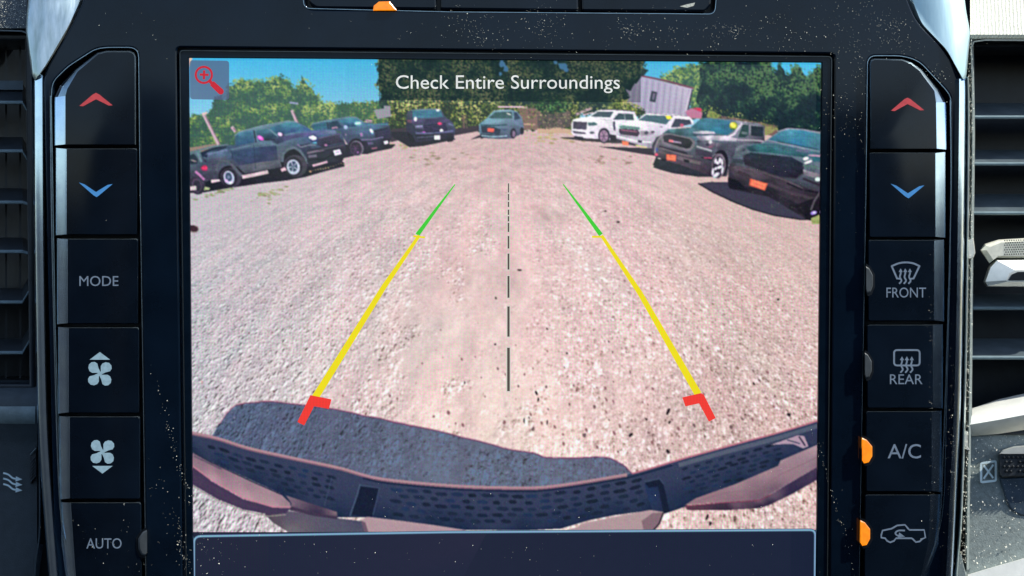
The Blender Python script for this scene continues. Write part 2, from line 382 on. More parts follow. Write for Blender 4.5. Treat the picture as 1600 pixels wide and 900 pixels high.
def screen_out(g, col, st=1.0):
    b = g.n('ShaderNodeBsdfPrincipled'); b.inputs['Base Color'].default_value = (0.004, 0.005, 0.007, 1); b.inputs['Roughness'].default_value = 0.12
    b.inputs['Specular IOR Level'].default_value = 0.3
    g.l(col, b.inputs['Emission Color']); b.inputs['Emission Strength'].default_value = st/1.275; g.l(b.outputs[0], g.out.inputs[0]); return b
def mat_display(name, amt=0.35, nscale=900, rows=True):
    g = G(name); v = g.obj(); a = g.n('ShaderNodeAttribute', attribute_name='tone')
    nz = g.noise(nscale, 4, v, 0.7); k = g.math('MULTIPLY_ADD', nz, amt*2, 1-amt)
    cc = g.n('ShaderNodeCombineColor')
    for i in range(3): g.l(k, cc.inputs[i])
    col = g.mix(1.0, a.outputs['Color'], cc.outputs[0], 'MULTIPLY')
    if rows: col = lcd(g, col, v)
    screen_out(g, col); return g.m
m_disp = mat_display('display_picture', 0.05, 1100)
m_clean = mat_display('display_graphics', 0.06, 500, True)
m_leaf = mat_display('display_foliage', 0.55, 1600)
def mat_glassy(name, col, alpha):
    g = G(name); e = g.n('ShaderNodeEmission'); t = g.n('ShaderNodeBsdfTransparent'); mx = g.n('ShaderNodeMixShader')
    g.l(g.ramp(g.noise(60, 2, g.obj()), [(0.3, tuple(c*0.9 for c in col[:3])), (0.7, col)]), e.inputs[0])
    mx.inputs[0].default_value = alpha; g.l(t.outputs[0], mx.inputs[1]); g.l(e.outputs[0], mx.inputs[2]); g.l(mx.outputs[0], g.out.inputs[0]); return g.m
m_band = mat_glassy('caption_band_tint', lin(20, 36, 40), 0.50)
m_tile = mat_glassy('icon_tile_tint', lin(80, 92, 122), 0.82)

UNIT_LOC = Vector((0, 0.0, -0.09))
# ---------------------------------------------------------------- the setting: a dark plate added behind everything to block the sky
bd = plate('backing_plate', [[(-400, -260), (2000, -260), (2000, 1160), (-400, 1160)]], 0.036, 0.01, 0.0005, m_vent)
bd['kind'] = 'structure'

cab = []  # unseen cabin shell, added behind the camera for the gloss to reflect
for i in range(41):
    a = math.pi*(1.02+0.96*i/40)+0.0; r = 1.05+0.05*math.sin(i*1.3); cab.append((r*math.cos(a), r*math.sin(a)-0.05))
vs = []; fs = []
for i, (x, y) in enumerate(cab):
    side = abs(i-20)/20; top = 0.055+0.012*math.sin(i*0.9)+(0.10 if 12 < i < 17 or 23 < i < 28 else 0.0)
    vs += [Vector((x, y, -0.9)), Vector((x, y, top-0.03)), Vector((x*1.02, y*1.02, top)), Vector((x*1.12, y*1.12, top)), Vector((x*1.12, y*1.12, -0.9))]
for i in range(40):
    for k in range(4): fs.append((i*5+k, i*5+k+1, i*5+k+6, i*5+k+5))
me = bpy.data.meshes.new('cabin_reflection_shell'); me.from_pydata(vs, [], fs); smooth(me, 50)
cb = link('cabin_reflection_shell', me, pbr('cabin_shell_dark', (0.018, 0.020, 0.024), 0.8, var=0.3)); cb['kind'] = 'structure'

# ---------------------------------------------------------------- head unit
U = thing('infotainment_unit', 'gloss black infotainment unit with rear camera screen between two button columns', 'infotainment unit', UNIT_LOC)

outer = [(112, 40), (132, -4), (150, -60), (1400, -60), (1416, -4), (1432, 34), (1478, 80), (1500, 118), (1503, 134), (1497, 500), (1488, 760), (1480, 960), (96, 960), (84, 830), (76, 500), (67, 125), (74, 104)]
outer = rounded(outer, [25, 20, 0, 0, 20, 30, 30, 10, 8, 0, 0, 0, 0, 0, 0, 8, 14])
pocketL = rounded([(80, 150), (82, 128), (106, 104), (148, 77), (165, 74), (216.5, 74), (219, 300), (226.5, 800), (229, 990), (150, 990), (97, 850), (86, 500)], [10, 12, 10, 20, 10, 16, 0, 0, 0, 0, 40, 0], 6)
pocketR = rounded([(1355.5, 87), (1410, 87), (1436, 95), (1478, 140), (1486, 152), (1485, 400), (1475, 800), (1455, 880), (1400, 990), (1341, 990), (1346, 700), (1353, 300)], [14, 20, 20, 10, 10, 0, 60, 40, 0, 0, 0, 0], 6)
scr_hole = rounded([(276, 74), (1304, 84), (1297, 990), (286, 990)], [7, 7, 0, 0])
top_hole = rounded([(474, -30), (1120, -24), (1117, 20), (478, 15)], [0, 0, 14, 14])
plate('bezel', [outer, pocketL, pocketR, scr_hole, top_hole], 0.0, 0.010, 0.00045, m_piano, U, bres=3)
plate('button_pocket_floor', [rounded([(60, 60), (240, 60), (240, 1000), (60, 1000)], 5)], 0.0062, 0.002, 0.0003, m_groove, U)
plate('button_pocket_floor', [rounded([(1330, 70), (1500, 70), (1500, 1000), (1330, 1000)], 5)], 0.0062, 0.002, 0.0003, m_groove, U)
# display module: border ring just inside the bezel, the glowing picture recessed behind it
ring_o = rounded([(279.5, 77.5), (1300.5, 87.5), (1293.5, 990), (289.5, 990)], [6, 6, 0, 0])
ring_i = rounded([(294.5, 90), (1284.5, 97.5), (1276.5, 830), (1275, 985), (303, 985), (301, 830)], [1, 1, 0, 0, 0, 0], 2)
plate('screen_border', [ring_o, ring_i], 0.0003, 0.0012, 0.00018, m_border, U)
ring_g = rounded([(284, 82), (1296, 91.5), (1289, 990), (294, 990)], [5, 5, 0, 0])
sweep('screen_rim', [p for p in rounded([(292, 992), (281, 79), (1299.5, 88.5), (1292, 992)], [0, 6, 6, 0], 5)], [(-0.8, 0.0003), (-0.5, 0.0), (0.5, 0.0), (0.8, 0.0003)], m_rimd, U)

S = plate('screen', [[(285, 84), (1296, 90), (1286, 990), (290, 990)]], 0.0030, 0.002, 0.0001, m_border, U, 'large touch screen showing a gravel lot through the backup camera')
PY = 0.0029
paint('displayed_gravel_lot', lambda p: None, 'pinkish gravel lot on the screen'); IM[:] = gravel()
# --- sky and far things
def f_sky(s):
    for i in range(58):
        y = 82+i*2; t = i/57; c = tuple((60, 184, 232)[q]*(1-t)+(152, 206, 232)[q]*t for q in range(3))
        for j in range(12): x = 286+j*84.5; u = abs(j-5.5)/5.5; s.rect(tuple(min(255, c[q]*(0.93+0.07*u)) for q in range(3)), (x, y), (x+84.5, y+2))
    s.poly((235, 200, 175), [(286, 82), (304, 82), (298, 98), (293, 114), (286, 114)])
paint('displayed_sky', f_sky, 'clear blue sky on the screen')

def foliage(s, pts, pal, n, size, seed, hole=0.0, topbias=0.0, fill=True, clump=16):
    """leaf dabs over an outline; palette dark -> light chosen by clump noise"""
    n = int(n*2.2); size *= 0.72; rg = np.random.default_rng(seed); xs = [p[0] for p in pts]; ys = [p[1] for p in pts]
    if fill:
        fp = []
        for i in range(len(pts)):
            a, b = pts[i-1], pts[i]; m = max(1, int(math.hypot(b[0]-a[0], b[1]-a[1])/5))
            for k in range(m): t = k/m; fp.append((a[0]+(b[0]-a[0])*t+rg.normal(0, 1.6), a[1]+(b[1]-a[1])*t+rg.normal(0, 1.6)+(3.5 if a[1] < sum(ys)/len(ys)+10 else 0)))
        s.poly(pal[0], fp)
    X = rg.uniform(min(xs)-3, max(xs)+3, n*3); Y = rg.uniform(min(ys)-4, max(ys), n*3)
    jx = rg.normal(0, size*1.3, n*3)+5*(vnoise(X, Y, 5, seed+3)-0.5); jy = rg.normal(0, size*1.1, n*3)+7*(vnoise(X, Y, 6, seed+4)-0.5)
    ok = in_poly(pts, X+jx, Y+jy); X = X[ok][:n]; Y = Y[ok][:n]
    cl = vnoise(X, Y, clump, seed)*0.6+vnoise(X, Y, clump*0.35, seed+1)*0.4
    yy = (Y-min(ys))/(max(ys)-min(ys)+1e-6)
    cl = (cl-0.5)*2.0+0.44+0.5*(vnoise(X, Y, clump*2.3, seed+9)-0.5)-topbias*(yy-0.5)+rg.normal(0, 0.16, len(X)); order = np.argsort(cl+rg.normal(0, 0.25, len(X)))
    hn = vnoise(X, Y, clump*0.6, seed+5)
    for k in order:
        if hole and hn[k] < hole: continue
        t = min(max(cl[k], 0), 0.999)*(len(pal)-1); i = int(t); f = t-i
        c = [pal[i][q]*(1-f)+pal[i+1][q]*f for q in range(3)]; j = rg.uniform(-10, 10); c = [min(255, max(0, v+j)) for v in c]
        m = rg.integers(4, 7); a0 = rg.uniform(0, 6.28); rr = size*rg.uniform(0.45, 1.2)
        s.poly(c, [(X[k]+rr*rg.uniform(0.5, 1.2)*math.cos(a0+6.283*q/m), Y[k]+rr*0.8*rg.uniform(0.5, 1.2)*math.sin(a0+6.283*q/m)) for q in range(m)])
def fsheet(name, Y, label, *calls):
    paint(name, lambda s: [foliage(s, *c[0], **c[1]) for c in calls], label)
DK = [(28, 50, 50), (40, 66, 56), (60, 86, 64), (92, 110, 76), (130, 138, 96)]
PINE = [(58, 92, 82), (70, 110, 82), (96, 134, 82), (132, 162, 88), (174, 192, 110)]
HEDG = [(38, 52, 40), (64, 88, 48), (110, 128, 58), (160, 166, 78), (206, 204, 130)]
NIGHT = [(18, 38, 46), (22, 46, 50), (28, 56, 54), (42, 78, 58), (84, 118, 76)]
fsheet('displayed_hill', PY-0.00012, 'far wooded hill on the screen', (([(500, 162), (540, 158), (580, 157), (612, 156), (625, 200), (500, 205)], [(60, 96, 76), (70, 112, 74), (110, 140, 80), (150, 160, 90)], 500, 2.4, 3), dict(clump=9)))
fsheet('displayed_pine_trees', PY-0.00018, 'sunny green pine trees behind the dark trucks on the screen',
    (([(286, 186), (305, 178), (318, 184), (330, 172), (338, 150), (352, 152), (356, 134), (370, 128), (372, 120), (386, 124), (396, 126), (404, 121), (414, 126), (428, 118), (444, 118), (452, 126), (462, 136), (468, 132), (473, 119), (480, 126), (492, 144), (504, 158), (516, 162), (530, 172), (545, 188), (545, 215), (286, 240)], PINE, 2600, 2.6, 21), dict(clump=17, topbias=0.25)))
fsheet('displayed_pine_trees', PY-0.00024, 'pale green trees right of the white shed on the screen',
    (([(1022, 128), (1034, 120), (1046, 112), (1058, 106), (1070, 102), (1084, 100), (1096, 96), (1110, 100), (1110, 186), (1080, 186), (1078, 150), (1050, 138)], PINE, 700, 2.4, 31), dict(clump=10, topbias=0.2)))
# shed
def f_shed(s):
    s.poly((178, 172, 200), [(975, 119), (994, 117), (1083, 139), (1074, 184), (958, 176), (972, 140)], [(168, 165, 190), (176, 172, 200), (196, 186, 208), (176, 168, 190), (160, 152, 176), (165, 160, 185)])
    for i in range(22):
        x = 978+i*4.7; t = (x-994)/89; y0 = 118+22*max(t, 0); s.line((150, 142, 172) if i % 2 else (196, 190, 212), [(x, y0+2), (x-5, 182)], 1.1)
    s.line((120, 70, 92), [(990, 116), (1040, 126), (1084, 138)], 2.6); s.line((60, 66, 80), [(1082, 140), (1075, 172)], 2.4)
    s.line((206, 196, 212), [(1079, 142), (1071, 174)], 3.0)
    s.poly((52, 60, 74), [(1018, 142), (1027, 144), (1024, 160), (1015, 158)]); s.poly((110, 104, 128), [(1020.5, 145), (1024.5, 146), (1022, 156), (1018.5, 155)])
    s.poly((124, 110, 132), [(864, 119), (900, 116), (922, 118), (922, 158), (864, 158)]); s.line((150, 92, 112), [(862, 119), (898, 115.5), (924, 118)], 2)
    s.poly((60, 62, 66), [(976, 146), (982, 145), (979, 154), (976, 153)])
paint('displayed_shed', f_shed, 'white metal shed with one small window on the screen')
fsheet('displayed_oak_trees', PY-0.00032, 'big dark oak trees behind the caption on the screen',
    (([(593, 84), (1010, 90), (1003, 102), (1012, 108), (1000, 116), (990, 130), (978, 136), (982, 152), (960, 176), (880, 178), (760, 176), (700, 176), (640, 182), (604, 186), (592, 160), (597, 150), (588, 128), (594, 116), (590, 104)], DK, 4200, 2.5, 41), dict(clump=19, topbias=0.1)),)
def f_gap(s):
    for (x, y, a, b) in ((784, 100, 8, 7), (790, 108, 5, 7), (782, 116, 3, 4), (878, 103, 9, 6), (884, 108, 5, 5), (868, 98, 5, 3)):
        s.poly((92, 150, 196), [(x+a*random.uniform(0.5, 1.2)*math.cos(k*0.785), y+b*random.uniform(0.5, 1.2)*math.sin(k*0.785)) for k in range(8)])
paint('displayed_sky_gap', f_gap)
fsheet('displayed_hedge', PY-0.00062, 'sunlit hedge behind the parked cars on the screen',
    (([(604, 158), (700, 156), (790, 160), (830, 162), (905, 158), (905, 206), (840, 204), (760, 204), (610, 206)], HEDG, 1500, 2.3, 51), dict(clump=12, topbias=0.5)),
    (([(836, 168), (846, 154), (870, 156), (890, 162), (880, 200), (850, 204), (838, 196)], [(24, 44, 40), (38, 80, 50), (66, 122, 68), (110, 160, 92)], 380, 2.2, 52), dict(clump=8)),
    (([(948, 168), (962, 158), (984, 160), (1000, 168), (1010, 180), (948, 184)], HEDG, 320, 2.2, 53), dict(clump=8, topbias=0.4)))
fsheet('displayed_pine_trees', PY-0.00045, 'dark pine trees behind the trucks at the right of the screen',
    (([(1092, 90), (1100, 94), (1204, 92), (1206, 106), (1212, 110), (1218, 98), (1226, 112), (1232, 116), (1240, 104), (1250, 100), (1254, 114), (1262, 118), (1268, 108), (1278, 102), (1292, 106), (1292, 214), (1200, 202), (1150, 192), (1094, 182), (1088, 160), (1096, 130)], NIGHT, 2800, 2.8, 61), dict(clump=20, topbias=1.5)))

# --- far clutter, banks and cast shade
def f_bank(s):
    s.Z(5.623, 600, 80)
    s.rect((150, 146, 156), (0, 480), (60, 570)); s.poly((60, 52, 62), [(50, 690), (200, 670), (620, 680), (840, 650), (840, 700), (620, 740), (180, 770), (60, 800)])
    s.line((220, 190, 205), [(1000, 490), (1110, 488), (1260, 492)], 14); s.poly((130, 104, 96), [(1180, 500), (1330, 500), (1400, 560), (1440, 660), (1440, 690), (1230, 690)]); s.line((214, 168, 160), [(1230, 640), (1330, 644)], 10); s.line((92, 70, 70), [(1260, 520), (1330, 560)], 8)
    for x in (690, 700, 300, 720): s.line((110, 84, 84), [(x, 560), (x+8, 680)], 9)
    s.Z(5.623, 840, 80)
    s.poly((92, 82, 82), [(0, 570), (280, 530), (300, 660), (150, 690), (0, 670)]); s.line((190, 160, 170), [(330, 560), (420, 520), (480, 500)], 22); s.line((230, 190, 205), [(400, 560), (490, 540)], 12)
    s.poly((206, 172, 146), [(0, 680), (180, 668), (300, 690), (290, 720), (0, 720)])
    s.disc((176, 70, 92), (1400, 520), 50, 26); s.poly((190, 120, 150), [(1300, 530), (1350, 500), (1450, 540), (1440, 590), (1320, 590)]); s.disc((214, 50, 88), (1420, 512), 20, 12)
    s.Z(1, 0, 0)
    s.poly((120, 96, 92), [(1104, 178), (1150, 184), (1214, 196), (1214, 214), (1150, 200), (1104, 196)]); s.poly((140, 150, 84), [(1108, 172), (1128, 180), (1118, 186), (1104, 182)])
    s.poly((150, 146, 92), [(1190, 196), (1216, 200), (1206, 208), (1196, 212)])
    for x0, y0, x1, y1, wd in ((318, 178, 342, 226, 5.2), (456, 172, 464, 192, 4.6), (362, 198, 368, 206, 5)):
        s.line((206, 176, 190), [(x0, y0), (x1, y1)], wd); s.line((128, 110, 120), [(x0+2.4, y0+2), (x1+2.4, y1)], 1.6)
    s.line((230, 200, 190), [(316, 178), (324, 176)], 3); s.line((150, 160, 190), [(452, 160), (466, 162)], 3)
    s.poly((150, 150, 160), [(584, 172), (608, 168), (612, 182), (590, 186)])
    s.poly((150, 132, 120), [(288, 232), (338, 224), (340, 236), (288, 250)])
paint('displayed_clutter', f_bank)
fsheet('displayed_hedge', 0, 'shrubs by the fence on the screen',
    (([(806, 164), (905, 160), (990, 160), (1000, 176), (900, 196), (850, 203), (812, 198)], HEDG, 200, 2.0, 57), dict(clump=8, fill=False)),
    (([(842, 172), (892, 176), (890, 200), (846, 202)], [(44, 52, 50), (70, 74, 64), (110, 96, 86), (150, 120, 110)], 160, 2.0, 58), dict(clump=6, fill=False)),
    (([(1096, 170), (1110, 166), (1216, 194), (1216, 204), (1104, 184)], HEDG, 160, 1.8, 59), dict(clump=6, fill=False)))
def f_tufts(s):
    rg = random.Random(4)
    for (cx, cy, rx, ry, n, cs) in ((340, 300, 34, 5, 26, (150, 158, 120)), (420, 304, 30, 8, 30, (158, 160, 120)), (505, 262, 20, 5, 20, (160, 156, 120)), (690, 246, 60, 10, 26, (180, 160, 140)), (860, 216, 60, 8, 30, (196, 176, 132)), (620, 226, 40, 5, 20, (176, 160, 130)), (950, 250, 60, 8, 24, (178, 150, 138))):
        for _ in range(n):
            x = rg.gauss(cx, rx*0.5); y = rg.gauss(cy, ry*0.5)+(x-cx)*(-0.25 if cx < 600 else 0.02); k = rg.uniform(0.85, 1.1); a = rg.uniform(1, 3)
            s.poly(tuple(min(255, c*k) for c in cs), [(x-a*2, y), (x-a*0.5, y-a*0.7), (x+a*2, y-a*0.1), (x+a*0.4, y+a*0.6)])
paint('displayed_grass', f_tufts)
def stroke_shadow(s):
    s.poly((36, 36, 48), [(288, 294), (330, 288), (392, 272), (470, 262), (560, 242), (612, 232), (618, 226), (540, 226), (400, 250), (288, 280)])
    s.poly((36, 36, 46), [(600, 206), (640, 230), (662, 228), (712, 218), (700, 206)]); s.poly((48, 44, 54), [(735, 218), (770, 211), (810, 212), (818, 206), (760, 206)])
    s.poly((60, 56, 60), [(872, 215), (910, 220), (960, 224), (1000, 224), (960, 212)]); s.poly((52, 48, 58), [(935, 229), (1000, 240), (1040, 246), (1030, 232)])
    s.Z(4.737, 1020, 160)
    s.poly((42, 44, 54), [(0, 480), (60, 420), (300, 460), (450, 550), (330, 550), (150, 525), (60, 500)])
    s.poly((62, 60, 78), [(335, 600), (430, 588), (560, 590), (900, 650), (1230, 760), (1230, 850), (1100, 868), (900, 835), (740, 790), (600, 735), (440, 660)])
    s.line((30, 28, 38), [(335, 600), (440, 662), (600, 738), (740, 792), (900, 837), (1100, 868), (1180, 866)], 8)
paint('displayed_cast_shade', stroke_shadow)

# --- parked vehicles of the picture
def wheel(s, c, rx, ry, ang=0.0, rim=(150, 165, 185), rr=0.55, tyre=(32, 32, 42)):
    s.disc((24, 24, 34), (c[0], c[1]-ry*0.14), rx*1.16, ry*1.1, 20, ang); s.disc(tyre, c, rx, ry, 20, ang); s.disc((70, 70, 84), c, rx*rr*1.15, ry*rr*1.15, 18, ang); s.disc(rim, c, rx*rr, ry*rr, 16, ang); s.disc((60, 68, 84), c, rx*rr*0.62, ry*rr*0.62, 12, ang)
    for k in range(5):
        a = k*1.2566+0.3; s.line(rim, [c, (c[0]+rx*rr*0.9*math.cos(a), c[1]+ry*rr*0.9*math.sin(a))], rx*0.10)
    s.disc((120, 130, 150), c, rx*0.13, ry*0.13, 8)
def smear(s, col, pts, w, n=3, k=1.6):
    """a highlight with soft shoulders: wide dim strokes under a narrow bright one"""
    for i in range(n, 0, -1):
        q = i/n; s.line(tuple(c*(0.62+0.38*(1-q)) for c in col), pts, w*(1+(k-1)*q))
def truckA(s):
    s.Z(6, 290, 160)
    s.poly((26, 28, 38), [(-20, 720), (200, 700), (330, 690), (420, 800), (250, 830), (140, 850), (-20, 850)])
    s.poly((62, 74, 92), [(-20, 480), (40, 470), (130, 448), (200, 520), (330, 600), (340, 700), (200, 740), (40, 770), (-20, 770)], [(60, 80, 96), (90, 112, 124), (90, 120, 130), (50, 62, 80), (74, 78, 96), (60, 58, 74), (60, 56, 74), (50, 46, 60), (50, 46, 60)])
    s.poly((30, 44, 62), [(135, 470), (250, 425), (390, 400), (390, 415), (240, 460), (210, 520), (165, 530)]); s.poly((40, 52, 66), [(30, 500), (80, 480), (120, 540), (110, 575), (40, 580)]); s.line((170, 150, 150), [(50, 540), (100, 555)], 10)
    smear(s, (110, 134, 146), [(30, 470), (140, 444), (260, 414), (400, 395)], 10); smear(s, (110, 140, 154), [(110, 470), (150, 560)], 18)
    s.poly((46, 40, 54), [(170, 540), (225, 535), (220, 555), (180, 560)]); s.disc((120, 50, 84), (180, 616), 40, 30); s.disc((200, 54, 96), (180, 614), 28, 20)
    s.disc((48, 44, 58), (112, 775), 74, 90, 20, -0.2); s.disc((84, 70, 90), (105, 780), 46, 66, 18, -0.2); s.disc((46, 44, 58), (108, 780), 36, 54, 16, -0.2)
    smear(s, (196, 130, 186), [(90, 645), (130, 680), (175, 725)], 16); s.line((60, 60, 76), [(60, 680), (100, 690), (170, 760)], 16)
    smear(s, (236, 220, 224), [(20, 812), (100, 800)], 26); smear(s, (236, 214, 222), [(240, 745), (350, 738)], 26); s.poly((150, 160, 120), [(180, 790), (230, 800), (220, 820), (170, 825)])
def truckB(s):
    s.Z(6, 290, 160)
    s.poly((26, 26, 38), [(230, 760), (540, 690), (900, 610), (1150, 560), (1480, 540), (1490, 600), (1330, 640), (1120, 700), (960, 730), (700, 760), (500, 790), (330, 812)])
    body = [(230, 540), (160, 520), (205, 470), (300, 440), (390, 405), (465, 400), (458, 310), (500, 276), (700, 224), (953, 176), (1031, 182), (1110, 214), (1187, 262), (1265, 250), (1386, 258), (1464, 299), (1499, 390), (1500, 485), (1470, 552), (1334, 563), (1187, 598), (1100, 600), (960, 600), (890, 612), (560, 668), (480, 600), (330, 640)]
    s.poly((48, 60, 88), body, [(70, 82, 102), (80, 96, 118), (92, 110, 140), (84, 104, 134), (60, 80, 104), (56, 76, 100), (56, 84, 104), (90, 120, 134), (96, 126, 140), (100, 136, 150), (90, 120, 140), (70, 100, 130), (62, 90, 124), (62, 88, 124), (74, 98, 130), (64, 80, 110), (44, 46, 64), (36, 36, 50), (30, 30, 42), (34, 36, 48), (40, 42, 54), (44, 48, 64), (60, 66, 80), (92, 94, 104), (86, 88, 98), (60, 66, 84), (70, 76, 92)])
    s.poly((46, 90, 118), [(474, 300), (505, 284), (630, 262), (645, 375), (560, 392), (472, 408)], [(46, 84, 106), (70, 116, 138), (60, 108, 132), (40, 76, 104), (42, 80, 110), (38, 70, 98)])
    s.poly((40, 72, 92), [(652, 266), (770, 246), (872, 325), (780, 348), (690, 366)], [(60, 100, 120), (66, 108, 126), (34, 56, 76), (30, 46, 66), (38, 62, 84)])
    s.poly((46, 104, 128), [(784, 240), (953, 186), (1030, 192), (1165, 258), (1000, 284), (900, 300), (860, 300)], [(56, 110, 130), (70, 136, 152), (66, 126, 146), (48, 82, 120), (42, 70, 110), (40, 72, 104), (40, 74, 100)])
    s.line((30, 40, 58), [(640, 262), (660, 375)], 13); smear(s, (110, 146, 160), [(775, 246), (830, 290), (870, 325)], 8); smear(s, (128, 156, 168), [(460, 312), (505, 276), (700, 222), (953, 174), (1031, 180)], 6)
    s.poly((74, 78, 118), [(780, 350), (1000, 300), (1190, 268), (1390, 262), (1440, 290), (1180, 310), (1000, 340), (860, 390)], [(60, 70, 100), (74, 80, 120), (80, 96, 140), (96, 110, 140), (60, 70, 92), (74, 70, 110), (62, 60, 92), (44, 52, 80)])
    smear(s, (96, 126, 146), [(430, 442), (600, 405), (760, 380), (860, 400)], 10); s.poly((38, 50, 82), [(440, 462), (600, 426), (850, 404), (868, 540), (700, 560), (500, 590), (430, 520)], [(44, 62, 90), (46, 70, 100), (40, 50, 80), (56, 62, 84), (44, 52, 84), (46, 56, 80), (50, 66, 92)])
    s.poly((90, 92, 104), [(500, 592), (700, 560), (875, 540), (892, 608), (560, 666)], [(74, 80, 94), (92, 94, 104), (80, 84, 96), (60, 62, 74), (70, 72, 86)]); s.line((28, 30, 44), [(520, 660), (560, 672), (892, 614), (960, 600)], 12); s.line((30, 40, 60), [(640, 400), (655, 620)], 5); s.line((30, 40, 60), [(430, 450), (440, 520)], 5)
    s.poly((30, 42, 62), [(160, 505), (330, 430), (390, 408), (380, 425), (300, 456), (210, 492), (200, 520)]); smear(s, (116, 132, 168), [(205, 488), (290, 466), (390, 446)], 12); s.poly((74, 82, 102), [(190, 540), (420, 490), (440, 540), (350, 540), (300, 590), (290, 650), (210, 640)], [(60, 70, 92), (64, 84, 110), (60, 76, 100), (80, 86, 104), (62, 66, 84), (60, 60, 76), (74, 76, 92)])
    s.disc((200, 80, 180), (703, 334), 34, 19, 14, 0.6); s.disc((236, 130, 214), (698, 328), 20, 11, 12, 0.6); s.disc((60, 60, 90), (894, 308), 32, 24); s.disc((232, 186, 226), (885, 298), 22, 17, 12, 0.4); s.line((26, 32, 46), [(745, 352), (840, 345)], 12)
    # rear wheel under its flare
    s.disc((24, 24, 34), (420, 690), 112, 98, 22, 0.2); s.disc((56, 54, 68), (425, 705), 100, 92, 22, 0.3); s.disc((38, 36, 48), (412, 706), 74, 84, 20, -0.25); s.disc((176, 178, 204), (406, 706), 50, 66, 18, -0.3); s.disc((60, 76, 100), (404, 698), 32, 44, 16, -0.3); s.disc((200, 160, 206), (385, 735), 12, 16); s.disc((214, 208, 224), (425, 755), 14, 10); s.disc((110, 124, 150), (404, 700), 12, 16)
    smear(s, (92, 96, 112), [(290, 640), (300, 585), (350, 548), (405, 556), (450, 604), (500, 660), (530, 690)], 22, 3, 1.3)
    # front wheel, flare, nose
    s.disc((22, 22, 32), (1018, 560), 128, 120, 24, 0.3); s.disc((58, 56, 68), (1030, 596), 110, 104, 24, 0.3); s.disc((40, 38, 50), (1012, 600), 82, 92, 22, -0.15); s.disc((176, 186, 204), (1010, 606), 62, 72, 20, -0.2); s.disc((52, 72, 92), (1008, 600), 42, 50, 18, -0.2)
    for k in range(5): a_ = k*1.257+0.5; s.line((190, 192, 212), [(1008, 602), (1008+50*math.cos(a_), 602+60*math.sin(a_))], 9)
    s.disc((90, 110, 130), (1008, 602), 13, 15)
    smear(s, (96, 112, 126), [(905, 560), (915, 480), (960, 440), (1020, 420), (1075, 460), (1125, 520), (1150, 570)], 20, 3, 1.4); s.poly((44, 52, 74), [(1060, 400), (1160, 380), (1190, 470), (1140, 540)]); smear(s, (150, 130, 170), [(1050, 392), (1080, 420), (1110, 410)], 8)
    s.poly((34, 34, 52), [(1232, 345), (1440, 300), (1465, 370), (1290, 420), (1235, 400)], [(44, 44, 66), (56, 58, 78), (44, 36, 56), (36, 34, 50), (40, 40, 60)])
    for k in range(3): s.line((66, 60, 84), [(1240, 356+k*20), (1455, 312+k*20)], 4)
    s.disc((160, 110, 150), (1315, 400), 16, 10); smear(s, (104, 96, 130), [(1240, 340), (1390, 306), (1450, 296)], 7)
    s.poly((40, 50, 96), [(1142, 318), (1200, 300), (1242, 322), (1238, 366), (1180, 372)]); s.poly((232, 230, 246), [(1152, 322), (1194, 308), (1232, 328), (1222, 350), (1190, 356), (1176, 346), (1160, 342)]); s.line((96, 176, 200), [(1190, 380), (1230, 376)], 10)
    smear(s, (126, 134, 156), [(1080, 420), (1170, 398), (1220, 402)], 9); s.poly((30, 32, 44), [(1135, 440), (1480, 392), (1498, 480), (1470, 545), (1340, 560), (1180, 596), (1140, 560)], [(40, 44, 60), (50, 48, 62), (34, 32, 44), (26, 26, 36), (34, 38, 48), (40, 44, 54), (34, 36, 48)])
    smear(s, (136, 120, 142), [(1140, 476), (1230, 456), (1300, 444)], 12); smear(s, (104, 102, 122), [(1150, 508), (1230, 500)], 18); smear(s, (76, 76, 92), [(1240, 450), (1480, 400)], 8); s.line((20, 20, 30), [(1160, 540), (1300, 530), (1400, 480)], 8)
    s.poly((30, 26, 50), [(1372, 442), (1452, 426), (1476, 490), (1394, 508)]); s.poly((230, 220, 240), [(1382, 452), (1446, 437), (1464, 484), (1400, 500)]); s.line((150, 130, 180), [(1405, 470), (1440, 462)], 8); smear(s, (226, 186, 204), [(1190, 594), (1260, 576), (1330, 556)], 14); s.disc((220, 176, 190), (1478, 552), 10, 8)
    smear(s, (232, 206, 214), [(530, 700), (640, 680), (775, 650)], 26, 3, 1.4); smear(s, (236, 196, 214), [(895, 640), (930, 622), (935, 640)], 22)
    for k in range(14): x = 1170+k*24; s.disc((120, 116, 84) if k % 3 else (190, 150, 110), (x, 650-k*6+random.uniform(-8, 8)), random.uniform(6, 14), random.uniform(4, 9), 7)
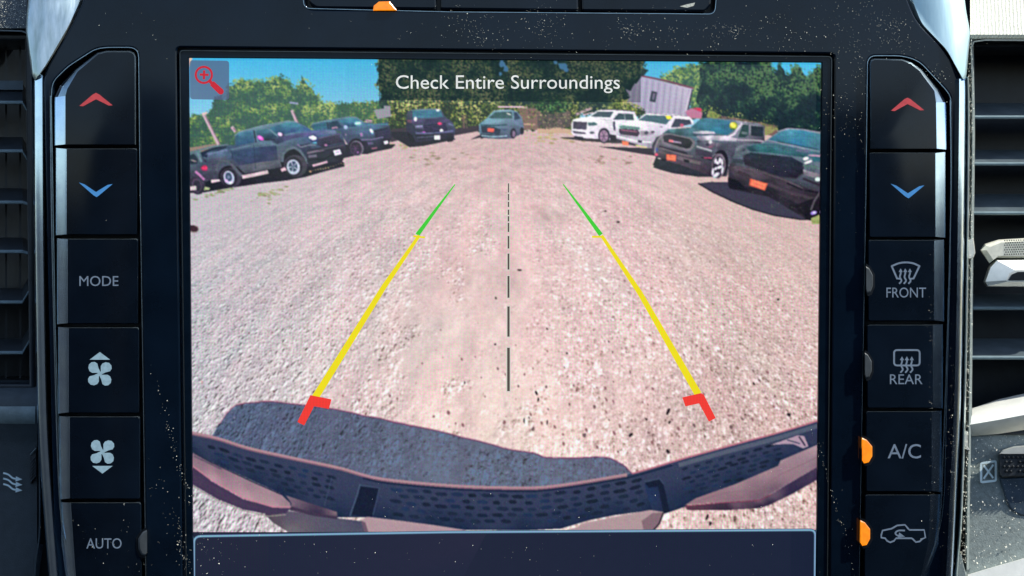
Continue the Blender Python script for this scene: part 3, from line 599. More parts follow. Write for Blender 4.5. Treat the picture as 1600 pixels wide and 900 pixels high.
def truckC(s):
    s.Z(6.925, 420, 160)
    s.poly((26, 26, 38), [(840, 560), (1060, 560), (1300, 490), (1290, 450), (1000, 480)])
    s.poly((48, 58, 84), [(455, 250), (480, 222), (640, 192), (880, 154), (950, 164), (1020, 214), (1140, 234), (1290, 214), (1312, 290), (1334, 372), (1300, 450), (1284, 490), (1100, 530), (1030, 560), (880, 560), (850, 450), (800, 370), (770, 310), (560, 290), (470, 290)],
           [(60, 90, 104), (70, 106, 120), (80, 116, 130), (90, 130, 144), (86, 120, 140), (74, 110, 140), (76, 110, 140), (60, 80, 100), (46, 48, 68), (40, 36, 52), (34, 30, 44), (28, 26, 38), (34, 34, 48), (36, 34, 50), (50, 48, 66), (56, 58, 80), (60, 70, 96), (60, 76, 108), (60, 84, 116), (56, 80, 100)])
    s.poly((46, 88, 108), [(480, 240), (620, 214), (632, 284), (560, 290), (486, 300)]); s.poly((34, 58, 78), [(644, 216), (740, 198), (800, 275), (700, 292), (660, 290)]); s.poly((50, 108, 128), [(752, 196), (880, 168), (950, 176), (1014, 232), (930, 262), (850, 268)], [(56, 112, 130), (72, 134, 150), (64, 120, 142), (50, 100, 130), (38, 70, 100), (36, 66, 96)])
    s.line((30, 42, 60), [(632, 212), (645, 290)], 16); smear(s, (120, 152, 164), [(466, 232), (640, 192), (880, 154), (950, 162), (1020, 212)], 6); s.disc((110, 170, 180), (965, 228), 42, 24); s.disc((206, 232, 232), (960, 228), 26, 10); s.disc((216, 226, 232), (985, 220), 14, 9)
    smear(s, (196, 150, 180), [(680, 280), (730, 268), (745, 276)], 12); s.disc((150, 172, 200), (832, 268), 22, 22); smear(s, (84, 134, 160), [(1010, 244), (1140, 240), (1290, 236)], 8); s.disc((60, 70, 96), (835, 350), 20, 26); s.disc((150, 140, 170), (833, 348), 10, 12)
    s.poly((36, 38, 58), [(1136, 300), (1290, 268), (1314, 378), (1160, 402)]); s.line((62, 56, 84), [(1150, 330), (1296, 300)], 5); s.line((62, 56, 84), [(1156, 362), (1304, 332)], 5); s.poly((222, 216, 240), [(1086, 290), (1112, 284), (1132, 316), (1124, 342), (1100, 322)]); s.line((90, 160, 210), [(1110, 330), (1130, 340)], 9)
    s.poly((150, 116, 160), [(982, 334), (1012, 326), (1020, 364), (996, 372)]); smear(s, (84, 96, 140), [(1010, 326), (1080, 322)], 10); smear(s, (126, 116, 160), [(1000, 404), (1110, 402), (1240, 376)], 9); smear(s, (104, 98, 136), [(1070, 446), (1130, 442)], 18); s.poly((34, 34, 48), [(1010, 420), (1060, 420), (1100, 520), (1040, 540)])
    smear(s, (180, 110, 130), [(1110, 500), (1170, 492)], 9); s.poly((28, 24, 40), [(1228, 412), (1296, 398), (1304, 452), (1244, 470)]); s.poly((232, 222, 240), [(1240, 422), (1288, 411), (1294, 444), (1252, 458)]); smear(s, (236, 196, 208), [(1040, 200), (1120, 206)], 18); s.line((40, 40, 60), [(1020, 190), (1140, 216)], 6)
    s.disc((24, 22, 34), (944, 480), 84, 90, 22); s.disc((104, 96, 116), (952, 496), 74, 84, 22, -0.3); s.disc((44, 38, 54), (944, 500), 62, 74, 20, -0.3)
    for k in range(6): a_ = k*1.047; s.line((84, 60, 96), [(940, 505), (940+46*math.cos(a_), 505+58*math.sin(a_))], 7)
    s.disc((170, 110, 180), (965, 540), 10, 8)
def truckD(s):
    s.Z(5.623, 600, 80)
    s.poly((46, 50, 74), [(195, 560), (205, 530), (240, 515), (280, 508), (420, 504), (500, 512), (530, 560), (560, 600), (600, 620), (628, 680), (612, 780), (560, 796), (540, 760), (290, 800), (230, 790), (196, 730), (190, 620)],
           [(60, 66, 80)]*3+[(80, 96, 110)]*3+[(60, 66, 90)]*4+[(40, 42, 60)]*7)
    s.poly((56, 104, 124), [(250, 530), (300, 516), (490, 516), (520, 575), (400, 586), (250, 590)]); s.line((112, 140, 150), [(240, 520), (420, 508), (500, 516)], 7)
    s.poly((214, 222, 226), [(456, 508), (488, 510), (484, 530), (460, 528)]); s.poly((80, 74, 110), [(240, 600), (560, 590), (600, 622), (420, 640), (250, 650)], [(86, 80, 116), (70, 66, 96), (56, 54, 80), (50, 48, 74), (60, 58, 84)])
    s.disc((220, 226, 240), (276, 596), 14, 20); s.poly((100, 70, 84), [(196, 600), (240, 600), (244, 630), (205, 626)])
    s.poly((34, 32, 56), [(340, 650), (540, 630), (560, 700), (360, 716)])
    for i in range(3): s.line((74, 66, 96), [(350, 664+i*18), (545, 648+i*18)], 4)
    s.poly((96, 90, 122), [(270, 650), (340, 650), (346, 676), (276, 680)]); s.line((150, 164, 196), [(276, 662), (340, 656)], 8); s.disc((222, 60, 110), (490, 636), 20, 12); s.disc((222, 222, 250), (505, 700), 16, 18); s.disc((206, 90, 200), (352, 718), 18, 12)
    s.line((90, 92, 130), [(276, 720), (430, 724), (608, 700)], 16); s.poly((36, 36, 50), [(270, 736), (610, 716), (608, 760), (300, 784)]); s.line((70, 74, 96), [(290, 760), (440, 748)], 12)
    s.poly((224, 216, 232), [(440, 738), (496, 740), (494, 778), (442, 776)]); s.poly((26, 26, 34), [(196, 700), (250, 740), (280, 800), (230, 800)]); s.poly((28, 28, 38), [(548, 760), (610, 750), (606, 792), (560, 798)])
    s.line((92, 96, 130), [(566, 640), (612, 652)], 12)
def carE(s):
    s.Z(5.623, 600, 80)
    s.poly((92, 128, 150), [(836, 640), (900, 590), (960, 528), (1000, 516), (1110, 512), (1170, 530), (1210, 580), (1226, 640), (1230, 720), (1200, 730), (1120, 768), (1000, 770), (850, 762), (836, 700)],
           [(100, 140, 160), (116, 156, 172), (100, 140, 150), (120, 156, 166), (120, 150, 164), (100, 124, 146), (96, 116, 140), (92, 106, 130), (72, 80, 100), (70, 76, 96), (70, 78, 98), (64, 72, 92), (60, 68, 88), (84, 112, 130)])
    s.poly((56, 84, 88), [(916, 588), (975, 535), (1124, 530), (1128, 590), (1000, 592)]); s.poly((44, 60, 78), [(1140, 536), (1166, 540), (1200, 590), (1146, 606)]); s.poly((220, 206, 200), [(1076, 538), (1118, 556), (1112, 562), (1080, 552)])
    s.poly((40, 50, 66), [(850, 656), (960, 664), (1030, 690), (1010, 730), (860, 716)]); s.line((44, 70, 86), [(850, 648), (960, 654), (1080, 646)], 12); s.poly((228, 96, 84), [(908, 676), (968, 678), (966, 710), (910, 708)])
    s.poly((60, 76, 100), [(1030, 684), (1090, 680), (1060, 704)]); s.line((150, 176, 190), [(856, 740), (960, 752), (1080, 744)], 9); s.line((40, 48, 60), [(850, 730), (1020, 738)], 8)
    s.disc((34, 34, 46), (1136, 722), 26, 46); s.disc((120, 100, 126), (1140, 726), 15, 30); s.disc((32, 32, 42), (1212, 700), 16, 34); s.line((140, 160, 176), [(960, 524), (1110, 515)], 6)
    s.poly((30, 32, 44), [(840, 740), (880, 764), (850, 768)])
def truckF(s):
    s.Z(5.623, 840, 80)
    W = (226, 220, 232)
    s.poly(W, [(296, 640), (312, 600), (380, 582), (450, 574), (520, 522), (560, 514), (740, 518), (850, 528), (872, 580), (880, 620), (720, 640), (700, 760), (640, 780), (520, 770), (430, 766), (330, 750), (298, 720)],
           [(220, 214, 222), (236, 232, 240), (236, 232, 238), (228, 224, 232), (216, 210, 216), (224, 220, 224), (220, 214, 222), (206, 200, 214), W, W, W, (200, 194, 206), (190, 180, 196), (200, 194, 210), (206, 198, 212), (196, 190, 206), (208, 200, 214)])
    s.poly((62, 78, 88), [(466, 574), (530, 530), (668, 532), (636, 582)]); s.poly((56, 74, 84), [(664, 600), (710, 546), (836, 552), (848, 606)]); s.line((150, 146, 156), [(762, 546), (770, 606)], 7); s.line((84, 80, 96), [(560, 514), (720, 516), (856, 530)], 7)
    s.poly((60, 56, 72), [(312, 616), (436, 624), (428, 690), (310, 682)])
    for i in range(4): s.line((96, 90, 106), [(314, 628+i*15), (434, 636+i*14)], 3)
    s.poly((66, 96, 100), [(440, 626), (500, 624), (528, 640), (510, 652), (446, 656)]); s.line((244, 240, 246), [(300, 690), (440, 704)], 7); s.poly((86, 80, 96), [(306, 698), (420, 714), (424, 730), (320, 722)]); s.disc((84, 90, 98), (478, 716), 22, 11)
    s.line((206, 190, 200), [(320, 736), (430, 748)], 8); s.disc((48, 46, 60), (584, 742), 52, 68); s.disc((150, 120, 146), (582, 746), 38, 54)
    for k in range(6): a = k*1.047; s.line((88, 72, 92), [(582, 746), (582+34*math.cos(a), 746+48*math.sin(a))], 7)
    s.poly((40, 36, 50), [(318, 744), (400, 754), (400, 790), (340, 776)]); s.poly((64, 60, 84), [(662, 620), (680, 616), (684, 700), (666, 690)]); s.line((150, 140, 156), [(550, 600), (650, 604)], 4)
    s.poly((40, 36, 46), [(632, 730), (690, 740), (700, 790), (640, 784)])
def truckG(s):
    s.Z(5.623, 840, 80)
    s.poly((222, 216, 228), [(690, 700), (710, 650), (800, 620), (880, 600), (940, 552), (1000, 544), (1180, 552), (1330, 570), (1366, 610), (1372, 640), (1200, 680), (1110, 720), (1040, 760), (1000, 850), (900, 840), (760, 800), (690, 770)],
           [(190, 186, 196), (206, 214, 214), (238, 232, 240), (236, 230, 238), (214, 206, 214), (224, 216, 224), (222, 214, 224), (214, 206, 218), (220, 210, 222), (200, 190, 204), (210, 200, 214), (196, 190, 206), (170, 166, 180), (140, 136, 150), (170, 164, 176), (170, 164, 178), (180, 170, 184)])
    s.poly((62, 90, 100), [(884, 606), (950, 560), (1190, 572), (1130, 644), (1010, 622)]); s.poly((56, 62, 78), [(1170, 670), (1210, 592), (1340, 604), (1352, 640), (1230, 668)]); s.disc((170, 80, 106), (1268, 650), 18, 14)
    s.poly((226, 214, 70), [(1124, 566), (1166, 566), (1182, 590), (1150, 602), (1130, 590)])
    s.poly((96, 128, 124), [(716, 660), (750, 650), (900, 668), (900, 690), (730, 680)]); s.poly((56, 48, 62), [(718, 680), (880, 690), (898, 720), (880, 750), (730, 730), (714, 710)]); s.line((170, 100, 126), [(730, 692), (876, 708)], 8); s.line((150, 146, 160), [(716, 736), (880, 762)], 8)
    s.poly((150, 140, 154), [(900, 700), (1030, 706), (1020, 730), (960, 742), (910, 740)]); s.disc((70, 70, 82), (955, 716), 18, 15); s.disc((84, 80, 92), (1012, 710), 17, 12); s.line((236, 228, 236), [(690, 744), (860, 790), (1000, 800)], 12)
    s.poly((60, 56, 66), [(690, 766), (760, 786), (880, 820), (870, 836), (700, 800)]); s.poly((226, 120, 92), [(740, 786), (802, 796), (798, 832), (744, 822)]); s.line((206, 200, 130), [(860, 826), (960, 846)], 10); s.poly((50, 48, 62), [(880, 780), (920, 786), (910, 806), (880, 800)])
    s.line((120, 112, 130), [(1070, 664), (1100, 668)], 8); s.line((120, 112, 124), [(1000, 546), (1330, 572)], 5); s.poly((60, 58, 72), [(1004, 830), (1040, 760), (1110, 725), (1040, 850), (1010, 900)])
def truckH(s):
    s.Z(7.5, 1020, 170)
    s.poly((36, 40, 48), [(40, 560), (100, 560), (560, 640), (700, 700), (700, 800), (560, 780), (300, 740), (120, 700), (0, 660)])
    s.poly((74, 78, 92), [(10, 545), (18, 440), (76, 320), (180, 240), (440, 220), (556, 122), (620, 106), (900, 124), (1050, 148), (1230, 168), (1310, 200), (1310, 430), (1010, 560), (890, 660), (870, 790), (690, 800), (560, 740), (300, 650), (100, 606)],
           [(60, 56, 66), (96, 92, 100), (92, 90, 98), (66, 100, 108), (70, 110, 122), (84, 120, 132), (90, 126, 140), (90, 110, 126), (150, 150, 160), (120, 120, 134), (80, 80, 94), (50, 46, 60), (70, 72, 86), (70, 76, 88), (50, 50, 62), (44, 36, 48), (60, 50, 62), (70, 58, 70), (60, 50, 60)])
    s.poly((50, 112, 138), [(450, 214), (560, 124), (640, 112), (898, 142), (920, 200), (978, 232), (872, 308), (740, 288), (560, 250)], [(50, 90, 104), (58, 110, 128), (62, 116, 134), (56, 104, 130), (44, 96, 118), (40, 90, 104), (48, 104, 130), (50, 116, 144), (44, 96, 112)])
    s.disc((150, 160, 60), (945, 200), 48, 46); s.disc((228, 216, 84), (940, 190), 38, 30, 12, 0.5); s.disc((240, 230, 120), (925, 180), 16, 12); s.line((60, 90, 60), [(910, 230), (960, 240)], 12)
    smear(s, (232, 222, 236), [(880, 334), (955, 294), (1010, 215), (1048, 172), (1100, 160)], 20, 3, 1.5); s.poly((44, 66, 70), [(1000, 334), (1052, 182), (1124, 190), (1124, 300), (1080, 336)]); s.poly((34, 44, 54), [(1150, 198), (1290, 214), (1290, 326), (1150, 316)]); smear(s, (110, 130, 132), [(1040, 280), (1110, 290)], 20); smear(s, (120, 122, 136), [(1050, 165), (1200, 176), (1300, 204)], 9)
    s.poly((60, 100, 110), [(138, 272), (220, 236), (462, 232), (540, 250), (520, 318), (300, 316), (190, 300)], [(56, 84, 90), (80, 124, 130), (76, 120, 132), (60, 90, 104), (44, 62, 74), (44, 66, 74), (40, 58, 66)])
    s.poly((208, 202, 216), [(470, 268), (620, 256), (720, 270), (738, 292), (600, 296), (474, 288)], [(150, 160, 176), (200, 196, 208), (220, 212, 224), (170, 160, 176), (180, 176, 190), (130, 136, 150)]); s.line((60, 60, 84), [(520, 300), (740, 304)], 8)
    s.poly((206, 196, 212), [(510, 322), (660, 312), (850, 314), (990, 350), (980, 380), (720, 372), (560, 372)], [(150, 140, 158), (230, 220, 232), (210, 200, 216), (196, 176, 190), (150, 150, 164), (150, 146, 160), (110, 106, 120)]); smear(s, (186, 176, 188), [(990, 366), (1180, 368), (1300, 380)], 12)
    s.poly((106, 102, 110), [(100, 320), (140, 286), (200, 286), (450, 340), (496, 386), (490, 440), (440, 490), (390, 496), (110, 412), (90, 360)]); s.poly((34, 32, 44), [(124, 316), (190, 302), (430, 354), (466, 396), (440, 456), (396, 468), (130, 386)], [(40, 40, 50), (46, 46, 56), (36, 40, 40), (30, 40, 36), (26, 24, 34), (30, 28, 38), (44, 40, 50)])
    for i in range(4): s.line((62, 56, 68), [(136, 322+i*18), (450, 382+i*20)], 4)
    smear(s, (226, 128, 132), [(188, 372), (240, 382)], 20); smear(s, (176, 158, 182), [(240, 384), (335, 398)], 12)
    s.poly((76, 80, 96), [(520, 366), (600, 372), (730, 384), (726, 440), (680, 480), (560, 450), (516, 420)], [(50, 54, 68), (96, 92, 108), (120, 116, 130), (100, 80, 100), (90, 84, 96), (70, 72, 84), (60, 64, 76)]); smear(s, (240, 234, 244), [(660, 400), (690, 378)], 26); s.disc((50, 52, 66), (640, 420), 22, 16); s.disc((140, 84, 104), (672, 446), 22, 9, 10, -0.4); smear(s, (196, 196, 204), [(512, 440), (600, 466), (692, 494)], 13)
    s.poly((38, 34, 46), [(70, 430), (400, 510), (410, 536), (80, 462)]); smear(s, (122, 110, 118), [(84, 456), (250, 508), (400, 548), (470, 560)], 12); s.poly((54, 50, 64), [(500, 470), (700, 520), (690, 570), (500, 540)]); s.line((28, 26, 36), [(560, 566), (690, 600)], 12); smear(s, (196, 70, 110), [(600, 574), (690, 576)], 9)
    smear(s, (96, 84, 92), [(70, 500), (160, 524)], 20); smear(s, (112, 100, 108), [(290, 570), (400, 600), (560, 640)], 30); s.poly((28, 26, 36), [(360, 590), (430, 606), (420, 634), (370, 622)]); s.poly((26, 24, 32), [(100, 580), (160, 590), (150, 620), (100, 610)]); s.poly((200, 84, 62), [(158, 530), (276, 540), (270, 616), (158, 602)]); s.poly((232, 122, 88), [(168, 540), (266, 549), (262, 604), (166, 592)]); s.line((200, 90, 66), [(180, 566), (250, 572)], 6)
    smear(s, (156, 148, 158), [(120, 296), (60, 370), (34, 440), (24, 520)], 12); s.disc((60, 70, 130), (48, 480), 12, 28); s.disc((226, 80, 110), (42, 536), 20, 16); s.line((200, 220, 190), [(60, 580), (90, 584)], 10)
    s.poly((80, 84, 98), [(740, 400), (980, 400), (960, 560), (880, 680), (850, 520), (790, 480), (730, 500)], [(120, 116, 128), (74, 76, 92), (60, 60, 76), (84, 88, 100), (70, 74, 86), (50, 52, 64), (90, 90, 104)])
    s.disc((22, 20, 30), (790, 640), 94, 160, 22, 0.08); s.disc((104, 92, 104), (772, 672), 82, 146, 24, 0.1); s.disc((44, 42, 54), (768, 680), 66, 122, 22, 0.1)
    for (x, y, a_, b_, t) in ((742, 776, 44, 22, -0.6), (704, 740, 15, 44, 0.1), (784, 684, 34, 17, -0.4), (756, 632, 26, 17, 0.8), (786, 606, 16, 34, 0.1), (738, 700, 14, 22, 0.6), (815, 720, 12, 46, 0.15), (812, 630, 12, 40, -0.05), (735, 612, 12, 30, 0.3)): s.disc((150, 146, 166), (x, y), a_*1.15, b_*1.15, 12, t); s.disc((226, 220, 232), (x, y), a_*0.85, b_*0.85, 12, t)
    s.disc((120, 200, 170), (725, 806), 10, 8); smear(s, (140, 132, 144), [(700, 560), (740, 530), (800, 530), (840, 590)], 8)
def truckI(s):
    s.Z(5.625, 1130, 190)
    s.poly((40, 46, 58), [(40, 560), (46, 400), (96, 290), (110, 232), (150, 202), (330, 190), (400, 150), (500, 78), (570, 58), (700, 68), (910, 108), (910, 870), (740, 862), (600, 780), (400, 660), (200, 620), (60, 590)],
           [(36, 30, 40), (54, 48, 58), (80, 92, 104), (96, 108, 120), (90, 100, 112), (70, 100, 112), (96, 112, 130), (100, 128, 144), (130, 150, 166), (110, 140, 156), (110, 130, 140), (56, 50, 60), (44, 36, 46), (36, 32, 42), (32, 28, 38), (30, 28, 36), (30, 28, 36)])
    s.poly((52, 114, 144), [(400, 158), (512, 86), (580, 68), (700, 78), (910, 122), (910, 262), (830, 252), (640, 212), (470, 178)], [(52, 100, 120), (64, 124, 144), (70, 130, 150), (58, 122, 148), (70, 120, 136), (76, 112, 120), (60, 100, 116), (48, 108, 140), (46, 98, 118)])
    smear(s, (172, 164, 184), [(500, 80), (570, 60), (700, 69), (910, 106)], 6); smear(s, (150, 158, 176), [(334, 190), (390, 164), (470, 182), (640, 216), (720, 240)], 7); s.line((26, 40, 52), [(480, 176), (640, 206), (830, 244)], 5)
    s.poly((40, 84, 94), [(190, 222), (340, 196), (470, 194), (720, 250), (900, 284), (900, 330), (690, 312), (400, 272), (240, 262)], [(50, 76, 84), (56, 110, 118), (64, 110, 124), (70, 104, 124), (60, 92, 104), (50, 74, 86), (40, 74, 82), (36, 84, 90), (34, 60, 68)]); smear(s, (70, 116, 128), [(340, 212), (470, 214), (600, 244)], 14); smear(s, (104, 116, 144), [(640, 250), (760, 264)], 16)
    s.poly((32, 32, 46), [(170, 300), (240, 272), (600, 312), (700, 366), (700, 450), (630, 504), (500, 486), (190, 380)], [(40, 40, 50), (36, 48, 58), (36, 46, 60), (30, 38, 52), (30, 30, 42), (28, 26, 38), (34, 34, 50), (38, 34, 44)])
    for i in range(4): s.line((46, 44, 58), [(200, 305+i*20), (660, 372+i*26)], 4)
    smear(s, (62, 58, 70), [(200, 380), (500, 486), (640, 500), (706, 450), (700, 366)], 6)
    s.poly((96, 106, 118), [(110, 240), (160, 206), (210, 212), (190, 260), (120, 280)], [(120, 126, 138), (120, 126, 138), (70, 84, 96), (50, 60, 72), (80, 88, 100)]); smear(s, (104, 116, 128), [(92, 300), (160, 294)], 11); smear(s, (60, 70, 80), [(80, 340), (180, 352)], 20)
    s.poly((54, 46, 56), [(50, 400), (110, 390), (300, 420), (560, 510), (720, 580), (910, 640), (910, 800), (700, 740), (400, 610), (150, 560)], [(60, 50, 62), (84, 76, 86), (80, 70, 80), (64, 56, 66), (46, 40, 52), (40, 34, 44), (56, 46, 58), (56, 48, 60), (36, 32, 42), (40, 34, 44)])
    smear(s, (94, 84, 94), [(120, 400), (300, 430), (540, 512), (700, 586)], 10); smear(s, (66, 56, 66), [(130, 440), (200, 470), (240, 500)], 18); smear(s, (72, 62, 74), [(390, 550), (500, 590), (640, 640), (800, 680)], 22); s.line((26, 24, 34), [(560, 540), (700, 600), (860, 630)], 14)
    s.disc((240, 226, 244), (726, 325), 26, 15, 12, -0.3); s.disc((222, 220, 222), (746, 356), 38, 12, 12, -0.35); smear(s, (200, 166, 190), [(748, 296), (810, 298), (860, 304)], 10); s.poly((46, 92, 104), [(780, 310), (910, 320), (910, 360), (790, 350)])
    s.poly((130, 130, 138), [(702, 420), (850, 462), (850, 506), (708, 470)], [(150, 146, 156), (120, 116, 124), (110, 106, 116), (96, 92, 104)]); smear(s, (96, 130, 124), [(700, 386), (800, 396), (850, 416)], 9); s.disc((190, 224, 206), (832, 508), 26, 18); s.line((40, 36, 46), [(700, 500), (850, 560)], 18)
    s.poly((190, 80, 62), [(236, 500), (392, 544), (366, 608), (228, 562)]); s.poly((238, 114, 84), [(250, 508), (382, 548), (360, 598), (240, 556)]); s.line((196, 84, 64), [(262, 540), (350, 566)], 6)
    s.poly((18, 18, 26), [(50, 500), (130, 520), (220, 600), (120, 600), (50, 580)]); s.poly((26, 24, 32), [(620, 740), (720, 700), (910, 640), (910, 880), (740, 866)]); smear(s, (96, 92, 102), [(770, 780), (800, 700), (850, 620)], 10); s.disc((150, 130, 214), (795, 802), 30, 16, 12, -0.3); s.disc((206, 200, 232), (800, 800), 14, 8)
    for _ in range(26): s.disc((120, 126, 100), (random.uniform(100, 720), random.uniform(300, 760)), random.uniform(2, 5), random.uniform(2, 4), 6)
    s.poly((140, 150, 92), [(770, 850), (910, 790), (910, 900), (780, 900)])
cars = [('displayed_suv', truckA, 'part of a dark vehicle cut off by the left edge of the screen'), ('displayed_pickup_truck', truckC, 'black pickup second from the left on the screen'), ('displayed_pickup_truck', truckB, 'dark blue-grey pickup with silver wheels at the left of the screen'),
        ('displayed_pickup_truck', truckD, 'dark pickup facing the camera with a white front plate on the screen'), ('displayed_suv', carE, 'light blue suv facing the camera with an orange plate on the screen'),
        ('displayed_pickup_truck', truckF, 'white pickup on the screen, the farther of two'), ('displayed_pickup_truck', truckG, 'white pickup with yellow windshield sticker on the screen'),
        ('displayed_pickup_truck', truckH, 'grey pickup with yellow windshield sticker on the screen'), ('displayed_pickup_truck', truckI, 'near-black pickup cut off by the right edge of the screen')]
yy = PY-0.00095
for nm, fn, lb in cars:
    paint(nm, fn, lb)
# --- cast shadow of the parked truck and its bumper in the foreground of the picture
Y0 = yy-0.00002
def f_sh(s):
    L = [(s_[0]/3+280, s_[1]/3+600) for s_ in [(155, 240), (185, 190), (230, 130), (270, 100), (340, 88), (420, 83), (520, 93), (700, 115), (900, 155), (1100, 200)]]
    R = [(s_[0]/3+600, s_[1]/3+600) for s_ in [(0, 168), (200, 210), (400, 258), (560, 300), (600, 310), (700, 325), (760, 345), (900, 348), (1000, 343), (1060, 350), (1120, 380), (1165, 425)]]
    s.poly((106, 126, 158), L+R+[(980, 770), (800, 790), (600, 780), (400, 730), (320, 690)])
paint('displayed_cast_shadow', f_sh, 'bluish shadow on the gravel at the bottom of the screen', True)
def f_edge(s):
    rg = random.Random(9)
    L = [(x/3+280, y/3+600) for x, y in [(185, 190), (230, 130), (270, 100), (340, 88), (420, 83), (520, 93), (700, 115), (900, 155), (1100, 200)]]+[(x/3+600, y/3+600) for x, y in [(0, 168), (200, 210), (400, 258), (560, 300), (600, 310), (700, 325), (760, 345), (900, 348), (1000, 343), (1060, 350), (1120, 380), (1165, 425)]]
    L = [(x+rg.gauss(0, .3), y+rg.gauss(0, .3)) for x, y in curve_pts(L, 5)]
    s.line((110, 66, 98), L, 1.5); s.line((196, 150, 164), [(x+0.6, y-1.4) for x, y in L], 1.0)
    for (x, y, a, b, an, c) in [(u[0], u[1], u[2]*0.8, u[3]*0.85, u[4], 1) for u in [(838, 614, 5, 2, 1.1, 1), (841, 624, 4, 1.8, 1.8, 1), (819, 657, 1.4, 5, 0, 1), (855, 660, 1.4, 5, 0.1, 1), (914, 680, 2, 4, 0, 1), (985, 680, 3, 4, 0.6, 1), (1044, 643, 3, 7, 0.4, 1), (1046, 660, 2, 3, 0.5, 1), (987, 679, 3, 3, 0.4, 1), (1044, 706, 3, 6, -0.5, 1), (812, 422, 5, 1.6, 0.1, 1), (775, 466, 1.6, 3, -0.4, 1), (855, 514, 1.6, 2.6, -0.7, 1), (774, 538, 2, 2, 0, 1), (886, 552, 2, 2, 0, 1), (726, 598, 1.3, 3, 0.1, 1), (946, 330, 3, 1.2, 0, 1), (966, 347, 4, 1.4, 0, 1), (1233, 648, 5, 3, 0.5, 1), (1105, 808, 2.4, 6, 0.3, 1), (1110, 818, 3, 4, 0, 1), (1216, 468, 2.5, 2.2, 0, 1), (1178, 600, 1.6, 4, -0.6, 1), (1010, 655, 2, 4, -0.5, 1)]]:
        s.disc((46, 36, 40), (x, y), a, b, 7, an); s.disc((236, 214, 208), (x+a*0.9, y+b*0.7), a*0.5, b*0.5, 6, an)
    for _ in range(260):                                            # stones the lens shows one by one, larger towards the bumper
        y = 480+250*rg.random()**0.7; x = rg.gauss(900, 190) if rg.random() < 0.6 else rg.uniform(300, 1275)
        if x < 980 and y > 625+max(0, (x-450))*0.17: continue
        if y > 752-abs(x-800)*0.19-8: continue
        sc = 0.5+(y-480)/210; a = rg.uniform(1.2, 2.6)*sc; b = a*rg.uniform(0.5, 0.8); an = math.atan2(y-300, (x-792)*0.8)+rg.gauss(0, 0.3)
        t = rg.random(); col = (236, 206, 200) if t < 0.5 else (150, 110, 112) if t < 0.8 else (120, 96, 98)
        s.disc((168, 132, 134), (x+0.6, y+0.9), a*1.05, b*1.05, 7, an); s.disc(col, (x, y), a, b, 7, an)
    for _ in range(230):                                            # pale stones inside the shade
        x = rg.uniform(345, 975); y = rg.uniform(640, 755)
        top = 628 if x < 470 else 632+(x-470)*0.23; bot = 690+(x-340)*0.28 if x < 560 else 748
        if y < top+4 or y > bot-2: continue
        a = rg.uniform(1, 4.2)*(0.6+0.6*(x > 700)); an = rg.uniform(0.8, 2.2); g_ = rg.uniform(0.75, 1.15)
        s.disc((112*g_, 116*g_, 142*g_), (x, y), a, a*0.6, 7, an); s.line((56, 56, 78), [(x-a*0.5, y+a*0.7), (x+a*0.7, y+a*0.55)], 0.9)
    s.disc((150, 136, 132), (303, 358), 8, 6); s.disc((66, 44, 54), (302, 357), 8, 5, 8, 0.3)
paint('displayed_stones', f_edge)
